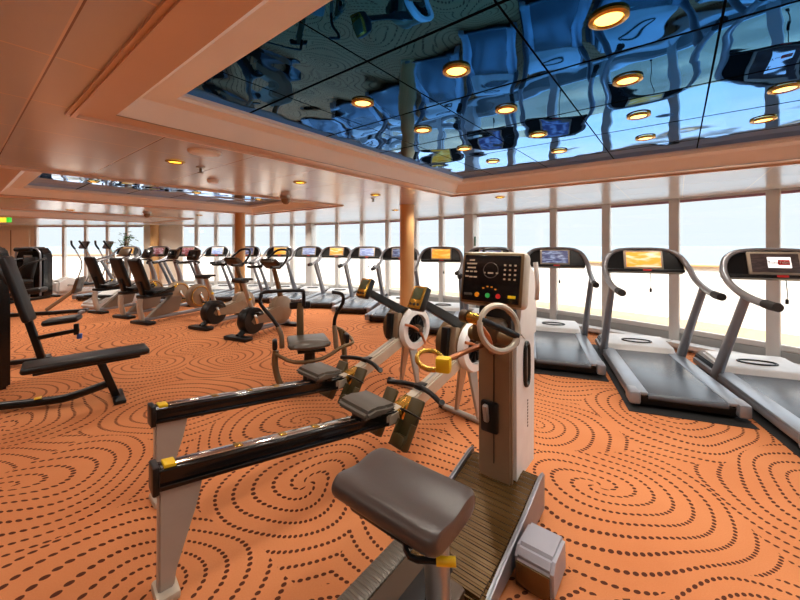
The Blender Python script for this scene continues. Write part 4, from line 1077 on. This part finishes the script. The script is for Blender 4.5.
# plant at the far wall
def plant(loc):
    t = thing('potted_plant', 'leafy green plant in a tall brown pot by the far windows', 'plant', loc)
    MB().lathe([(0.1, 0), (0.14, 0.5), (0.17, 0.9), (0.16, 0.92), (0.14, 0.9), (0.0001, 0.88)]).build('pot', 'pot', t)
    rnd = random.Random(4); st = MB(); lf = MB()
    for k in range(16):
        a = rnd.random() * 2 * PI; R = rnd.uniform(0.08, 0.3); h = rnd.uniform(1.35, 1.85)
        tip = Vector((min(0.1, math.cos(a) * R), math.sin(a) * R, h))
        st.tube([(0, 0, 0.88), (tip.x * .4, tip.y * .4, 0.88 + (h - .88) * .7), tip], 0.007, 6)
        for j in range(7):
            b = rnd.random() * 2 * PI; L = rnd.uniform(0.1, 0.16)
            p = tip + Vector((rnd.uniform(-.08, .08), rnd.uniform(-.08, .08), rnd.uniform(-.15, .08)))
            d = Vector((math.cos(b), math.sin(b), rnd.uniform(-.5, .4))).normalized(); s = d.cross(Vector((0, 0, 1))).normalized() * L * .3
            lf.quad(p, p + d * L * .5 + s, p + d * L, p + d * L * .5 - s)
    st.build('stems', 'stem', t); f = lf.build('foliage', 'leaf', t, False)
    return t
plant((-8.72, 11.25, 0))

# ------------------------------------------------------------------ light
w = bpy.data.worlds.new('overcast'); S.world = w; w.use_nodes = True
nt = w.node_tree; bg = nt.nodes['Background']
tc = nt.nodes.new('ShaderNodeTexCoord'); sp = nt.nodes.new('ShaderNodeSeparateXYZ'); nt.links.new(tc.outputs['Generated'], sp.inputs[0])
f = ((N(nt, sp.outputs[2]) - 0.10) * 1.8).mx(0.0).mn(1.0)     # overcast: brighter towards the zenith
nz = noise(nt, 2.5, 4, tc.outputs['Generated'])
c = mixcol(nt, N(nt, nz.outputs[0]), (0.76, 0.86, 0.93, 1), (0.88, 0.94, 0.97, 1))
c = mixcol(nt, f, c, (2.5, 2.65, 2.8, 1))
nt.links.new(c, bg.inputs['Color']); bg.inputs['Strength'].default_value = SKY
sun = bpy.data.lights.new('sun', 'SUN'); sun.energy = SUN; sun.angle = math.radians(12); sun.color = (1, 0.96, 0.9)
so = bpy.data.objects.new('sun', sun); COL.objects.link(so); so.rotation_euler = (math.radians(40), 0, math.radians(-12))
def lamp(p, e, color=(1.0, 0.92, 0.82), size=2.6, r=0.06):
    l = bpy.data.lights.new('lamp', 'SPOT'); l.energy = e; l.color = color; l.spot_size = size; l.spot_blend = 0.9; l.shadow_soft_size = r
    o = bpy.data.objects.new('lamp', l); COL.objects.link(o); o.location = p
for p in LAMPS: lamp(p, LAMP_E * (2.6 if p[0] < -2.5 else 1.3 if p[0] < -0.9 else 1.0))
# added spots without fixtures: fill for the carpet, the back and the far walls
for u, v in ((3.12, -0.1), (3.12, -1.3), (1.9, -0.6), (0.7, -0.6), (-0.5, -0.6), (-1.7, 0.6), (-1.7, 1.8), (-1.0, 2.6), (-1.0, 3.2), (0.75, 4.68), (-0.4, 4.68), (3.12, 4.7), (5.5, 4.7), (6.9, 4.7), (5.7, -0.5), (8.3, 1.0), (8.3, 4.7), (8.0, -0.8), (10.8, 2.0), (10.5, 4.6), (10.8, -0.5), (5.4, 6.2), (7.2, 6.4), (9.0, 6.0), (11.5, 4.5), (13, 3.4), (12.8, 1.8), (14.5, 1.5), (14.4, 0), (16.2, -0.2)):
    p = room(-u, v, H - 0.05); lamp(p, LAMP_E * (4.5 if u > 10.6 else 4.0 if u > 8 else 3.6 if u > 5 else 1.5 if u > 3 else 1.0))

cam = bpy.data.cameras.new('camera'); co = bpy.data.objects.new('camera', cam); COL.objects.link(co)
co.location = (0, 0, EYE); co.rotation_euler = (PI / 2, 0, 0)
cam.sensor_width = 36; cam.lens = 36 * 354 / 800; cam.shift_y = -55 / 800; cam.clip_end = 20000; cam.clip_start = 0.02
S.camera = co
S.view_settings.view_transform = 'Standard'; S.view_settings.look = 'None'; S.view_settings.gamma = 1; S.view_settings.exposure = EXPO
S.cycles.use_denoising = True
S.cycles.max_bounces = 10; S.cycles.diffuse_bounces = 6; S.cycles.glossy_bounces = 5; S.cycles.transparent_max_bounces = 12
S.cycles.caustics_reflective = True; S.cycles.blur_glossy = 0.6; S.cycles.caustics_refractive = False
S.cycles.sample_clamp_indirect = 8
